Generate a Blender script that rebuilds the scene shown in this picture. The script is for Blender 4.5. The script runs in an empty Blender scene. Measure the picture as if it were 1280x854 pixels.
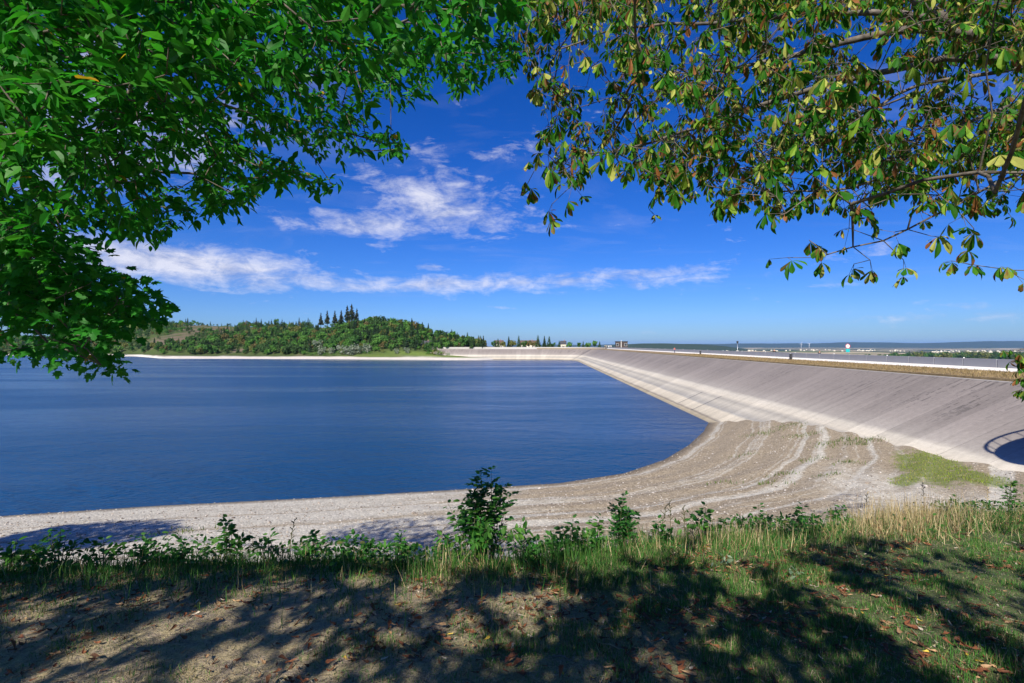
import bpy, bmesh, math, random
import numpy as np
from mathutils import Vector, Matrix

S = bpy.context.scene
C = S.collection
R = math.radians
RNG = np.random.default_rng(7)
random.seed(7)

# ------------------------------------------------------------------ camera
HOR = 431.5          # the eye is at the origin, +Y ahead
cam = bpy.data.cameras.new('camera')
cam.lens, cam.sensor_width = 18.0, 36.0
cam.clip_start, cam.clip_end = 0.05, 60000
co = bpy.data.objects.new('camera', cam)
C.objects.link(co)
co.rotation_euler = (R(90) + math.atan(4.5/640), 0, 0)
S.camera = co

# ------------------------------------------------------------------ sun and sky
SUN_EL = R(39)
SUN_AZ = math.atan2(-0.32, -0.95)                    # x, y of the way to the sun
SUN = np.array([math.sin(SUN_AZ)*math.cos(SUN_EL), math.cos(SUN_AZ)*math.cos(SUN_EL), math.sin(SUN_EL)])
sl = bpy.data.lights.new('sun', 'SUN')
sl.energy, sl.angle, sl.color = 5.0, R(0.55), (1.0, 0.93, 0.82)
so = bpy.data.objects.new('sun', sl)
C.objects.link(so)
so.rotation_euler = Vector(SUN).to_track_quat('Z', 'Y').to_euler()
S.view_settings.view_transform = 'Standard'
S.view_settings.look = 'None'
S.view_settings.exposure = 0.62
S.view_settings.gamma = 1.0
S.cycles.use_denoising = True
S.cycles.max_bounces = 8
S.cycles.transparent_max_bounces = 8
S.cycles.volume_bounces = 0

W = bpy.data.worlds.new('World')
S.world = W
W.use_nodes = True
wn, wl = W.node_tree.nodes, W.node_tree.links
wn.clear()


class NT:
    """short node writing for one node tree"""
    def __init__(s, tree):
        s.t, s.n, s.l = tree, tree.nodes, tree.links

    def put(s, sock, v):
        if isinstance(v, bpy.types.NodeSocket):
            s.l.new(v, sock)
        elif v is not None:
            if hasattr(sock.default_value, '__len__') and isinstance(v, (tuple, list)):
                n = len(sock.default_value)
                v = tuple(v)[:n] if len(v) >= n else tuple(v) + (1.0,)*(n-len(v))
            sock.default_value = v

    def math(s, op, a, b=None, c=None, clamp=False):
        m = s.n.new('ShaderNodeMath'); m.operation = op; m.use_clamp = clamp
        for i, v in enumerate((a, b, c)):
            if v is not None: s.put(m.inputs[i], v)
        return m.outputs[0]

    def vmath(s, op, a, b=None):
        m = s.n.new('ShaderNodeVectorMath'); m.operation = op
        s.put(m.inputs[0], a)
        if b is not None: s.put(m.inputs[1], b)
        return m.outputs[0]

    def noise(s, vec, scale, detail=4, rough=0.5, dist=0.0, dim='3D'):
        m = s.n.new('ShaderNodeTexNoise'); m.noise_dimensions = dim
        if vec is not None: s.put(m.inputs['Vector'], vec)
        m.inputs['Scale'].default_value = scale
        m.inputs['Detail'].default_value = detail
        m.inputs['Roughness'].default_value = rough
        m.inputs['Distortion'].default_value = dist
        return m.outputs['Fac']

    def voro(s, vec, scale, feature='F1', out='Distance'):
        m = s.n.new('ShaderNodeTexVoronoi'); m.feature = feature
        if vec is not None: s.put(m.inputs['Vector'], vec)
        m.inputs['Scale'].default_value = scale
        return m.outputs[out]

    def ramp(s, fac, stops, mode='LINEAR'):
        m = s.n.new('ShaderNodeValToRGB')
        cr = m.color_ramp; cr.interpolation = mode
        while len(cr.elements) < len(stops): cr.elements.new(0.5)
        for e, (p, c) in zip(cr.elements, stops):
            e.position = p
            e.color = (c, c, c, 1) if not hasattr(c, '__len__') else tuple(c)+(1,)
        s.put(m.inputs[0], fac)
        return m.outputs[0]

    def mix(s, fac, a, b, mode='MIX'):
        m = s.n.new('ShaderNodeMix'); m.data_type = 'RGBA'; m.blend_type = mode
        s.put(m.inputs[0], fac); s.put(m.inputs[6], a); s.put(m.inputs[7], b)
        return m.outputs[2]

    def mapr(s, v, a, b, c=0.0, d=1.0, smooth=False):
        m = s.n.new('ShaderNodeMapRange'); m.clamp = True
        if smooth: m.interpolation_type = 'SMOOTHSTEP'
        s.put(m.inputs[0], v)
        for i, q in enumerate((a, b, c, d)): s.put(m.inputs[1+i], q)
        return m.outputs[0]

    def comb(s, x, y, z):
        m = s.n.new('ShaderNodeCombineXYZ')
        for i, v in enumerate((x, y, z)): s.put(m.inputs[i], v)
        return m.outputs[0]

    def sep(s, v):
        m = s.n.new('ShaderNodeSeparateXYZ'); s.put(m.inputs[0], v)
        return m.outputs

    def bump(s, h, strength, dist=0.02, nrm=None):
        m = s.n.new('ShaderNodeBump')
        s.put(m.inputs['Height'], h); s.put(m.inputs['Strength'], strength)
        m.inputs['Distance'].default_value = dist
        if nrm is not None: s.put(m.inputs['Normal'], nrm)
        return m.outputs[0]

    def pos(s):
        return s.n.new('ShaderNodeNewGeometry').outputs['Position']

    def attr(s, name, out='Fac'):
        m = s.n.new('ShaderNodeAttribute'); m.attribute_name = name
        return m.outputs[out]


def sky_world():
    t = NT(W.node_tree)
    sky = wn.new('ShaderNodeTexSky')
    sky.sky_type = 'NISHITA'
    sky.sun_disc = False
    sky.sun_elevation = SUN_EL
    sky.sun_rotation = SUN_AZ
    sky.altitude = 400
    sky.air_density, sky.dust_density, sky.ozone_density = 1.0, 0.35, 3.0
    hs = wn.new('ShaderNodeHueSaturation')
    hs.inputs['Saturation'].default_value = 1.38
    hs.inputs['Value'].default_value = 1.0
    wl.new(sky.outputs[0], hs.inputs['Color'])
    d = wn.new('ShaderNodeTexCoord').outputs['Generated']
    x, y, z = t.sep(d)
    az = t.math('ARCTAN2', x, y)
    el = t.math('ARCSINE', z)
    base = t.mix(1.0, hs.outputs[0], (0.30, 0.455, 0.85), 'MULTIPLY')
    # high wispy cloud and a low bank, drawn on the dome by bearing and height
    def blob(a0, e0, wa, we, tilt=0.0, gain=1.0):
        da = t.math('SUBTRACT', az, a0)
        de = t.math('SUBTRACT', t.math('SUBTRACT', el, e0), t.math('MULTIPLY', da, tilt))
        q = t.math('ADD', t.math('POWER', t.math('DIVIDE', da, wa), 2.0),
                   t.math('POWER', t.math('DIVIDE', de, we), 2.0))
        return t.math('MULTIPLY', t.math('EXPONENT', t.math('MULTIPLY', q, -1.0)), gain)
    zz = t.math('ADD', t.math('MAXIMUM', z, 0.0), 0.10)
    pl = t.comb(t.math('DIVIDE', x, zz), t.math('DIVIDE', y, zz), 0.0)
    wispy = t.noise(t.vmath('MULTIPLY', pl, (0.9, 1.6, 1)), 1.25, 9, 0.60, 0.9)
    fine = t.noise(t.comb(t.math('MULTIPLY', az, 4.0), t.math('MULTIPLY', el, 13.0), 3.1), 2.6, 11, 0.66, 0.6)
    puff = t.noise(t.comb(t.math('MULTIPLY', az, 6.0), t.math('MULTIPLY', el, 11.0), 7.7), 3.2, 11, 0.64, 0.3)
    b = None
    for args in ((-0.15, 0.275, 0.14, 0.060, -0.10, 0.72), (-0.27, 0.225, 0.12, 0.035, 0.05, 0.60),
                 (-0.05, 0.235, 0.16, 0.035, 0.0, 0.50), (0.02, 0.37, 0.14, 0.035, 0.2, 0.30),
                 (-0.60, 0.135, 0.26, 0.036, -0.03, 0.90), (-0.02, 0.122, 0.50, 0.017, 0.03, 0.64),
                 (-0.72, 0.33, 0.25, 0.12, 0.0, 0.65),
                 (0.25, 0.12, 0.25, 0.016, 0.05, 0.45), (-0.155, 0.150, 0.035, 0.009, 0.0, 0.55),
                 (0.10, 0.102, 0.12, 0.006, 0.0, 0.40), (0.55, 0.10, 0.05, 0.006, 0.0, 0.35),
                 (0.65, 0.045, 0.30, 0.022, 0.0, 0.30), (-0.02, 0.073, 0.06, 0.004, -0.05, 0.4),
                 (-1.9, 0.3, 0.5, 0.15, 0.0, 0.5), (1.7, 0.28, 0.5, 0.12, 0.0, 0.45), (3.0, 0.3, 0.5, 0.12, 0.0, 0.45)):
        k = blob(*args)
        b = k if b is None else t.math('MAXIMUM', b, k)
    tex = t.math('ADD', t.math('MULTIPLY', fine, 0.62), t.math('MULTIPLY', puff, 0.38))
    cov = t.mapr(t.math('ADD', tex, t.math('MULTIPLY', b, 0.42)), 0.60, 0.88, 0.0, 1.0)
    veil = t.math('MULTIPLY', t.mapr(wispy, 0.52, 0.80, 0.0, 0.16), t.mapr(el, 0.02, 0.2))
    cov = t.math('ADD', t.math('MULTIPLY', cov, 0.86), veil, clamp=True)
    shade = t.ramp(puff, [(0.36, (2.7, 3.1, 4.7)), (0.60, (6.0, 6.0, 6.7))])
    col = t.mix(cov, base, shade)
    bg = wn.new('ShaderNodeBackground')
    bg.inputs['Strength'].default_value = 0.095
    wl.new(col, bg.inputs['Color'])
    out = wn.new('ShaderNodeOutputWorld')
    wl.new(bg.outputs[0], out.inputs['Surface'])


sky_world()


# ------------------------------------------------------------------ helpers
def ray(px, py, d):
    """the place seen at photograph pixel (px, py), d metres ahead"""
    return np.array([(px-640)/640*d, d, -(py-HOR)/640*d])


def tag(o, label=None, cat=None, group=None, kind=None):
    if label: o['label'] = label
    if cat: o['category'] = cat
    if group: o['group'] = group
    if kind: o['kind'] = kind
    return o


def link(o, parent=None):
    C.objects.link(o)
    if parent is not None: o.parent = parent
    return o


def empty(name, loc=(0, 0, 0), rz=0.0):
    o = bpy.data.objects.new(name, None)
    o.location = loc
    o.rotation_euler = (0, 0, rz)
    o.empty_display_size = 0.2
    return link(o)


def mesh(name, V, F, mats=(), smooth=False, tint=None, fattr=None, uv=None, midx=None):
    """V (n,3); F one (m,k) array or a list of such arrays"""
    V = np.asarray(V, dtype=np.float32)
    Fs = F if isinstance(F, list) else [F]
    Fs = [np.asarray(f, dtype=np.int32) for f in Fs if len(f)]
    me = bpy.data.meshes.new(name)
    me.vertices.add(len(V))
    me.vertices.foreach_set('co', V.ravel())
    nl = sum(f.size for f in Fs)
    npoly = sum(len(f) for f in Fs)
    me.loops.add(nl)
    me.loops.foreach_set('vertex_index', np.concatenate([f.ravel() for f in Fs]))
    me.polygons.add(npoly)
    tot = np.concatenate([np.full(len(f), f.shape[1], np.int32) for f in Fs])
    st = np.concatenate([[0], np.cumsum(tot)[:-1]]).astype(np.int32)
    me.polygons.foreach_set('loop_start', st)
    me.polygons.foreach_set('loop_total', tot)
    if midx is not None:
        me.polygons.foreach_set('material_index', np.asarray(midx, np.int32))
    me.polygons.foreach_set('use_smooth', np.full(npoly, smooth, dtype=bool))
    for m in (mats if isinstance(mats, (list, tuple)) else [mats]):
        me.materials.append(m)
    if tint is not None:
        a = me.color_attributes.new('tint', 'FLOAT_COLOR', 'POINT')
        t = np.ones((len(V), 4), np.float32); t[:, :3] = tint
        a.data.foreach_set('color', t.ravel())
    for k, v in (fattr or {}).items():
        a = me.attributes.new(k, 'FLOAT', 'POINT')
        a.data.foreach_set('value', np.asarray(v, np.float32))
    if uv is not None:
        l = me.uv_layers.new(name='UVMap')
        idx = np.concatenate([f.ravel() for f in Fs])
        l.data.foreach_set('uv', np.asarray(uv, np.float32)[idx].ravel())
    me.update()
    me.validate()
    return me


def obj(name, me, parent=None, loc=None):
    o = bpy.data.objects.new(name, me)
    if loc is not None: o.location = loc
    return link(o, parent)


class MB:
    """a small mesh collector: boxes, tubes, loose faces"""
    def __init__(s): s.v, s.f = [], []

    def face(s, pts):
        n = len(s.v); s.v += [tuple(p) for p in pts]; s.f.append(list(range(n, n+len(pts))))

    def box(s, x0, x1, y0, y1, z0, z1):
        n = len(s.v)
        s.v += [(x, y, z) for z in (z0, z1) for y in (y0, y1) for x in (x0, x1)]
        s.f += [[n+i for i in q] for q in ((0, 2, 3, 1), (4, 5, 7, 6), (0, 1, 5, 4), (2, 6, 7, 3), (0, 4, 6, 2), (1, 3, 7, 5))]

    def tube(s, pts, rads, k=6, cap=True):
        pts = [Vector(p) for p in pts]
        n0 = len(s.v)
        ref = Vector((0.31, 0.22, 0.92))
        for i, p in enumerate(pts):
            t = (pts[min(i+1, len(pts)-1)] - pts[max(i-1, 0)]).normalized()
            a = t.cross(ref)
            if a.length < 1e-3: a = t.cross(Vector((1, 0, 0)))
            a.normalize(); b = t.cross(a)
            r = rads[i] if hasattr(rads, '__len__') else rads
            for j in range(k):
                q = 2*math.pi*j/k
                s.v.append(tuple(p + (a*math.cos(q) + b*math.sin(q))*r))
        for i in range(len(pts)-1):
            for j in range(k):
                a0, a1 = n0+i*k+j, n0+i*k+(j+1) % k
                s.f.append([a0, a1, a1+k, a0+k])
        if cap:
            s.f.append([n0+j for j in range(k)][::-1])
            s.f.append([n0+(len(pts)-1)*k+j for j in range(k)])

    def build(s, name, mat, parent=None, smooth=False, loc=None, bevel=0.0):
        me = bpy.data.meshes.new(name)
        me.from_pydata(s.v, [], s.f)
        me.materials.append(mat)
        if smooth: me.polygons.foreach_set('use_smooth', [True]*len(me.polygons))
        bm = bmesh.new(); bm.from_mesh(me)
        if bevel: bmesh.ops.bevel(bm, geom=bm.edges[:], offset=bevel, segments=1, affect='EDGES')
        bmesh.ops.recalc_face_normals(bm, faces=bm.faces[:])
        bm.to_mesh(me); bm.free()
        return obj(name, me, parent, loc)


_perm = np.random.default_rng(3).random((257, 257)).astype(np.float64)


def vnoise(x, y, sc=1.0, off=0.0):
    x = np.asarray(x, float)*sc+off*17.3+1000; y = np.asarray(y, float)*sc+off*9.1+1000
    xi, yi = np.floor(x).astype(int), np.floor(y).astype(int)
    fx, fy = x-xi, y-yi
    fx, fy = fx*fx*(3-2*fx), fy*fy*(3-2*fy)
    g = lambda a, b: _perm[a % 256, b % 256]
    return (g(xi, yi)*(1-fx)+g(xi+1, yi)*fx)*(1-fy) + (g(xi, yi+1)*(1-fx)+g(xi+1, yi+1)*fx)*fy


def fbm(x, y, sc, n=4, off=0.0):
    a, t, w = 0.0, 0.0, 1.0
    for i in range(n):
        a = a + w*vnoise(x, y, sc*2**i, off+i*3.7); t += w; w *= 0.5
    return a/t


def sstep(x, a, b):
    t = np.clip((np.asarray(x, float)-a)/(b-a), 0, 1)
    return t*t*(3-2*t)


def inpoly(px, py, poly):
    px, py = np.asarray(px, float), np.asarray(py, float)
    r = np.zeros(px.shape, bool)
    n = len(poly); j = n-1
    for i in range(n):
        xi, yi = poly[i]; xj, yj = poly[j]
        c = ((yi > py) != (yj > py)) & (px < (xj-xi)*(py-yi)/((yj-yi) or 1e-9)+xi)
        r ^= c; j = i
    return r


def unit(v):
    return v/np.maximum(np.linalg.norm(v, axis=-1, keepdims=True), 1e-9)


def frames(axis, nrm):
    """rotation matrices whose columns are side, axis, normal"""
    a = unit(axis)
    x = unit(np.cross(a, nrm)); z = np.cross(x, a)
    return np.stack([x, a, z], axis=-1)


def scatter(T, F, P, M, sc, col, vcol=None):
    """template verts T, tris F, at N places -> V, F, tint"""
    n, k = len(P), len(T)
    sc = np.broadcast_to(np.asarray(sc, float).reshape(-1, 1) if np.ndim(sc) < 2 else sc, (n, 3)) if np.ndim(sc) else np.full((n, 3), sc)
    L = T[None, :, :]*sc[:, None, :]
    V = np.einsum('nij,nkj->nki', M, L) + P[:, None, :]
    FF = F[None, :, :] + (np.arange(n)*k)[:, None, None]
    c = np.repeat(col[:, None, :], k, axis=1)
    if vcol is not None: c = vcol(c)
    return V.reshape(-1, 3), FF.reshape(-1, F.shape[1]), c.reshape(-1, 3)


def merge(parts):
    V, F, T, n = [], [], [], 0
    for v, f, t in parts:
        V.append(v); F.append(f+n); T.append(t); n += len(v)
    return np.concatenate(V), np.concatenate(F), np.concatenate(T)


# ------------------------------------------------------------------ materials
def material(name):
    m = bpy.data.materials.new(name); m.use_nodes = True
    t = NT(m.node_tree)
    b = t.n['Principled BSDF']
    return m, t, b


def plain_mat(name, col, rough=0.7, var=0.18, scale=6.0, metal=0.0, bump=0.15):
    m, t, b = material(name)
    p = t.pos()
    n = t.noise(p, scale, 5, 0.6)
    c = t.mix(n, tuple(v*(1-var) for v in col), tuple(min(1, v*(1+var)) for v in col))
    t.put(b.inputs['Base Color'], c)
    b.inputs['Roughness'].default_value = rough
    b.inputs['Metallic'].default_value = metal
    if bump: t.put(b.inputs['Normal'], t.bump(t.noise(p, scale*4, 4, 0.6), bump, 0.01))
    return m


def leaf_mat(name, trans=0.35, rough=0.42, spec=0.4, back=(1.25, 1.5, 0.7)):
    m, t, b = material(name)
    a = t.attr('tint', 'Color')
    n = t.noise(t.pos(), 55.0, 3, 0.6)
    c = t.mix(n, t.mix(1.0, a, (0.72, 0.72, 0.72), 'MULTIPLY'), t.mix(1.0, a, (1.28, 1.28, 1.28), 'MULTIPLY'))
    t.put(b.inputs['Base Color'], c)
    b.inputs['Roughness'].default_value = rough
    b.inputs['Specular IOR Level'].default_value = spec
    tr = t.n.new('ShaderNodeBsdfTranslucent')
    t.put(tr.inputs['Color'], t.mix(1.0, c, back, 'MULTIPLY'))
    mx = t.n.new('ShaderNodeMixShader'); mx.inputs[0].default_value = trans
    t.l.new(b.outputs[0], mx.inputs[1]); t.l.new(tr.outputs[0], mx.inputs[2])
    t.l.new(mx.outputs[0], t.n['Material Output'].inputs['Surface'])
    return m


M_leaf = leaf_mat('broad_leaf', 0.45, 0.45, 0.2)
M_chest = leaf_mat('chestnut_leaf', 0.40, 0.55, 0.15, (1.35, 1.35, 0.7))
M_grass = leaf_mat('grass_blade', 0.25, 0.55, 0.2, (1.15, 1.25, 0.7))
M_far = leaf_mat('far_foliage', 0.30, 0.8, 0.1, (1.1, 1.2, 0.7))
M_dead = leaf_mat('dead_leaf', 0.12, 0.6, 0.25, (1.2, 1.0, 0.7))


def bark_mat(name, dark, light):
    m, t, b = material(name)
    p = t.pos()
    n = t.noise(p, 14, 6, 0.65)
    t.put(b.inputs['Base Color'], t.mix(t.mapr(n, 0.35, 0.65), dark, light))
    b.inputs['Roughness'].default_value = 0.85
    t.put(b.inputs['Normal'], t.bump(t.noise(p, 60, 5, 0.7), 0.5, 0.01))
    return m


M_bark = bark_mat('grey_bark', (0.055, 0.045, 0.036), (0.17, 0.145, 0.115))
M_stem = bark_mat('green_stem', (0.05, 0.05, 0.02), (0.10, 0.10, 0.04))
M_straw = bark_mat('straw_stem', (0.25, 0.19, 0.10), (0.42, 0.34, 0.20))


def ground_mat():
    m, t, b = material('lawn_and_gravel_beach')
    p = t.pos()
    # --- lawn: soil, thatch, green moss
    n1 = t.noise(p, 0.9, 6, 0.6)
    n2 = t.noise(p, 9, 6, 0.65)
    n3 = t.mapr(t.noise(p, 70, 6, 0.8), 0.28, 0.72)
    n4 = t.mapr(t.noise(p, 24, 5, 0.75), 0.3, 0.7)
    soil = t.mix(n3, (0.10, 0.082, 0.064), (0.46, 0.375, 0.285))
    thatch = t.mix(n3, (0.18, 0.145, 0.08), (0.58, 0.48, 0.28))
    green = t.mix(n3, (0.024, 0.055, 0.012), (0.07, 0.13, 0.03))
    lawn = t.mix(t.mapr(n2, 0.40, 0.60), soil, thatch)
    lawn = t.mix(1.0, lawn, t.ramp(n4, [(0.0, 0.70), (1.0, 1.35)]), 'MULTIPLY')
    lawn = t.mix(t.math('MULTIPLY', t.mapr(t.math('ADD', t.attr('green'), t.math('MULTIPLY', n1, 0.5)), 0.45, 0.9), 0.8), lawn, green)
    # --- beach: pebbles in contour bands left by the falling water
    s = t.attr('shore')
    wob = t.math('ADD', t.math('MULTIPLY', t.noise(p, 0.10, 3, 0.5), 2.0), t.math('MULTIPLY', t.noise(p, 1.4, 4, 0.6), 0.40))
    sb = t.math('ADD', s, wob)
    band = t.noise(None, 0.55, 3, 0.6, 0.0, '1D')
    bn = [n for n in t.n if n.bl_idname == 'ShaderNodeTexNoise' and n.noise_dimensions == '1D'][0]
    t.l.new(sb, bn.inputs['W'])
    peb = t.voro(p, 7.5, 'F1', 'Color')
    pebv = t.sep(peb)[0]
    pebs = t.voro(p, 19.0, 'F1', 'Color')
    grain = t.math('ADD', t.math('MULTIPLY', pebv, 0.5), t.math('MULTIPLY', t.sep(pebs)[1], 0.5))
    white = t.mix(grain, (0.25, 0.232, 0.19), (0.63, 0.595, 0.505))
    brown = t.mix(grain, (0.15, 0.120, 0.08), (0.40, 0.335, 0.24))
    left = t.mapr(t.sep(p)[0], -8.0, 6.0, 0.12, -0.05)
    bw = t.mapr(t.math('ADD', t.math('ADD', band, left), t.math('MULTIPLY', t.math('SUBTRACT', n1, 0.5), 0.18)), 0.47, 0.60)
    beach = t.mix(bw, brown, white)
    pale = t.attr('pale')
    beach = t.mix(t.math('MULTIPLY', pale, t.mapr(n1, 0.30, 0.6, 0.3, 1.0)), beach, t.mix(grain, (0.32, 0.30, 0.25), (0.65, 0.615, 0.525)))
    wet = t.mapr(t.math('ADD', s, t.math('MULTIPLY', n2, 0.6)), 0.5, 1.5, 1.0, 0.0)
    beach = t.mix(t.math('MULTIPLY', wet, 0.85), beach, (0.085, 0.068, 0.05))
    gp = t.math('MULTIPLY', t.mapr(t.math('ADD', t.attr('turf'), t.math('MULTIPLY', t.math('SUBTRACT', t.noise(p, 1.1, 5, 0.6), 0.5), 2.2)), 0.40, 0.85), 0.75)
    beach = t.mix(gp, beach, t.mix(n3, (0.07, 0.105, 0.015), (0.16, 0.21, 0.03)))
    lm = t.attr('lawn')
    t.put(b.inputs['Base Color'], t.mix(lm, beach, lawn))
    b.inputs['Roughness'].default_value = 0.92
    b.inputs['Specular IOR Level'].default_value = 0.15
    hb = t.math('ADD', t.math('MULTIPLY', t.voro(p, 7.5), 0.9), t.math('MULTIPLY', t.voro(p, 19.0), 0.45))
    h = t.math('ADD', t.math('MULTIPLY', t.math('SUBTRACT', 1.0, lm), t.math('MULTIPLY', hb, -0.55)), t.math('MULTIPLY', lm, t.math('ADD', t.math('MULTIPLY', n3, 0.05), t.math('MULTIPLY', n4, 0.22))))
    t.put(b.inputs['Normal'], t.bump(h, 0.9, 0.06))
    return m


def facing_mat():
    m, t, b = material('stained_asphalt_lining')
    uv = t.n.new('ShaderNodeUVMap').outputs[0]
    u, v, _ = t.sep(uv)                              # metres along, metres up the slope
    p = t.pos()
    z = t.sep(p)[2]
    wob = t.noise(t.comb(t.math('MULTIPLY', u, 0.05), t.math('MULTIPLY', v, 0.5), 0.0), 1.0, 5, 0.6)
    wob2 = t.noise(t.comb(t.math('MULTIPLY', u, 0.3), t.math('MULTIPLY', v, 0.8), 0.0), 1.0, 5, 0.65)
    zz = t.math('ADD', z, t.math('ADD', t.math('MULTIPLY', t.math('SUBTRACT', wob, 0.5), 0.34), t.math('MULTIPLY', t.math('SUBTRACT', wob2, 0.5), 0.22)))
    f = t.mapr(zz, -11.4, -2.9)
    k = lambda q: (q+11.4)/8.5
    col = t.ramp(f, [(k(-11.3), (0.20, 0.16, 0.11)), (k(-10.75), (0.40, 0.34, 0.25)), (k(-10.62), (0.22, 0.19, 0.16)),
                     (k(-10.45), (0.50, 0.44, 0.355)), (k(-9.75), (0.56, 0.495, 0.405)), (k(-9.55), (0.33, 0.31, 0.29)),
                     (k(-9.3), (0.37, 0.34, 0.305)), (k(-8.9), (0.48, 0.435, 0.375)), (k(-8.55), (0.36, 0.33, 0.295)), (k(-8.2), (0.57, 0.51, 0.43)),
                     (k(-7.75), (0.54, 0.49, 0.425)), (k(-7.45), (0.34, 0.305, 0.280)), (k(-6.6), (0.28, 0.245, 0.228)),
                     (k(-5.2), (0.245, 0.212, 0.200)), (k(-3.2), (0.232, 0.200, 0.188))])
    fine = t.noise(p, 3.2, 6, 0.7)
    col = t.mix(1.0, col, t.ramp(fine, [(0.25, 0.84), (0.75, 1.14)]), 'MULTIPLY')
    run = t.noise(t.comb(t.math('MULTIPLY', u, 0.9), t.math('MULTIPLY', v, 0.07), 4.0), 1.0, 4, 0.6)
    col = t.mix(1.0, col, t.ramp(run, [(0.3, 0.88), (0.7, 1.09)]), 'MULTIPLY')
    # dark cracks and sealed patches that run down the slope
    c1 = t.noise(t.comb(t.math('MULTIPLY', u, 2.6), t.math('MULTIPLY', v, 0.13), 1.0), 1.0, 2, 0.5)
    c2 = t.noise(t.comb(t.math('MULTIPLY', u, 0.9), t.math('MULTIPLY', v, 1.4), 9.0), 1.6, 4, 0.7)
    upper = t.mapr(zz, -7.2, -4.6, 0.0, 1.0)
    crack = t.math('MULTIPLY', t.mapr(c1, 0.57, 0.62), t.mapr(c2, 0.42, 0.50))
    wide = t.noise(t.comb(t.math('MULTIPLY', u, 0.04), t.math('MULTIPLY', v, 0.06), 2.0), 1.0, 2)
    crack = t.math('MULTIPLY', t.math('MULTIPLY', crack, upper), t.mapr(wide, 0.40, 0.56, 0.25, 1.0))
    chip = t.math('MULTIPLY', t.mapr(t.noise(t.comb(t.math('MULTIPLY', u, 2.2), t.math('MULTIPLY', v, 1.0), 5.0), 1.7, 5, 0.75), 0.585, 0.64), t.mapr(wide, 0.38, 0.52))
    lane = t.math('FRACT', t.math('ADD', t.math('DIVIDE', u, 3.75), t.math('MULTIPLY', t.noise(t.comb(t.math('MULTIPLY', u, 0.05), t.math('MULTIPLY', v, 0.3), 0.0), 1.0, 2), 0.05)))
    seam = t.math('MULTIPLY', t.math('LESS_THAN', lane, 0.022), t.mapr(c2, 0.35, 0.6, 0.25, 0.75))
    lane_id = t.math('FLOOR', t.math('DIVIDE', u, 3.75))
    wn_ = t.n.new('ShaderNodeTexWhiteNoise'); wn_.noise_dimensions = '1D'; t.l.new(lane_id, wn_.inputs['W'])
    col = t.mix(1.0, col, t.ramp(wn_.outputs[0], [(0.0, 0.90), (1.0, 1.08)]), 'MULTIPLY')
    col = t.mix(t.math('MULTIPLY', seam, 0.45), col, (0.07, 0.062, 0.06))
    dk = t.math('MAXIMUM', crack, t.math('MULTIPLY', t.math('MULTIPLY', chip, upper), 0.85))
    col = t.mix(t.math('MULTIPLY', dk, 0.85), col, (0.055, 0.05, 0.05))
    t.put(b.inputs['Base Color'], t.mix(1.0, col, (0.985, 1.0, 0.96), 'MULTIPLY'))
    b.inputs['Roughness'].default_value = 0.85
    b.inputs['Specular IOR Level'].default_value = 0.25
    t.put(b.inputs['Normal'], t.bump(t.noise(p, 5, 5, 0.7), 0.25, 0.05))
    return m


def water_mat():
    m, t, b = material('reservoir_water')
    p = t.pos()
    b.inputs['Base Color'].default_value = (0.003, 0.043, 0.128, 1)
    b.inputs['Roughness'].default_value = 0.16
    b.inputs['IOR'].default_value = 1.333
    b.inputs['Specular IOR Level'].default_value = 0.30
    q = t.vmath('MULTIPLY', p, (0.55, 1.0, 1.0))
    w1 = t.noise(q, 0.42, 3, 0.55, 0.6)
    w2 = t.noise(q, 2.6, 4, 0.6, 0.4)
    w3 = t.noise(q, 0.11, 2, 0.5)
    calm = t.noise(t.vmath('MULTIPLY', p, (0.007, 0.040, 1.0)), 1.0, 4, 0.55, 0.6)
    amp = t.mapr(calm, 0.40, 0.60, 0.32, 1.05)
    t.put(b.inputs['Roughness'], t.mapr(calm, 0.38, 0.62, 0.14, 0.24))
    h = t.math('ADD', t.math('ADD', t.math('MULTIPLY', w1, 0.45), t.math('MULTIPLY', w2, 0.22)), t.math('MULTIPLY', w3, 0.7))
    t.put(b.inputs['Normal'], t.bump(h, t.math('MULTIPLY', amp, 1.0), 1.25))
    return m


def hill_mat():
    m, t, b = material('wooded_hillside_ground')
    p = t.pos()
    n = t.noise(p, 0.035, 6, 0.62)
    n2 = t.noise(p, 0.4, 6, 0.7)
    scrub = t.mix(n2, (0.026, 0.045, 0.014), (0.10, 0.135, 0.04))
    bare = t.mix(n2, (0.085, 0.068, 0.045), (0.22, 0.17, 0.12))
    c = t.mix(t.mapr(t.math('ADD', n, t.math('MULTIPLY', t.attr('bare'), 0.2)), 0.58, 0.74), scrub, bare)
    c = t.mix(t.attr('beach'), c, t.mix(n2, (0.42, 0.38, 0.33), (0.70, 0.66, 0.60)))
    c = t.mix(t.attr('meadow'), c, t.mix(n2, (0.07, 0.12, 0.025), (0.17, 0.22, 0.05)))
    t.put(b.inputs['Base Color'], c)
    b.inputs['Roughness'].default_value = 0.95
    b.inputs['Specular IOR Level'].default_value = 0.1
    t.put(b.inputs['Normal'], t.bump(n2, 0.6, 1.2))
    return m


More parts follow.
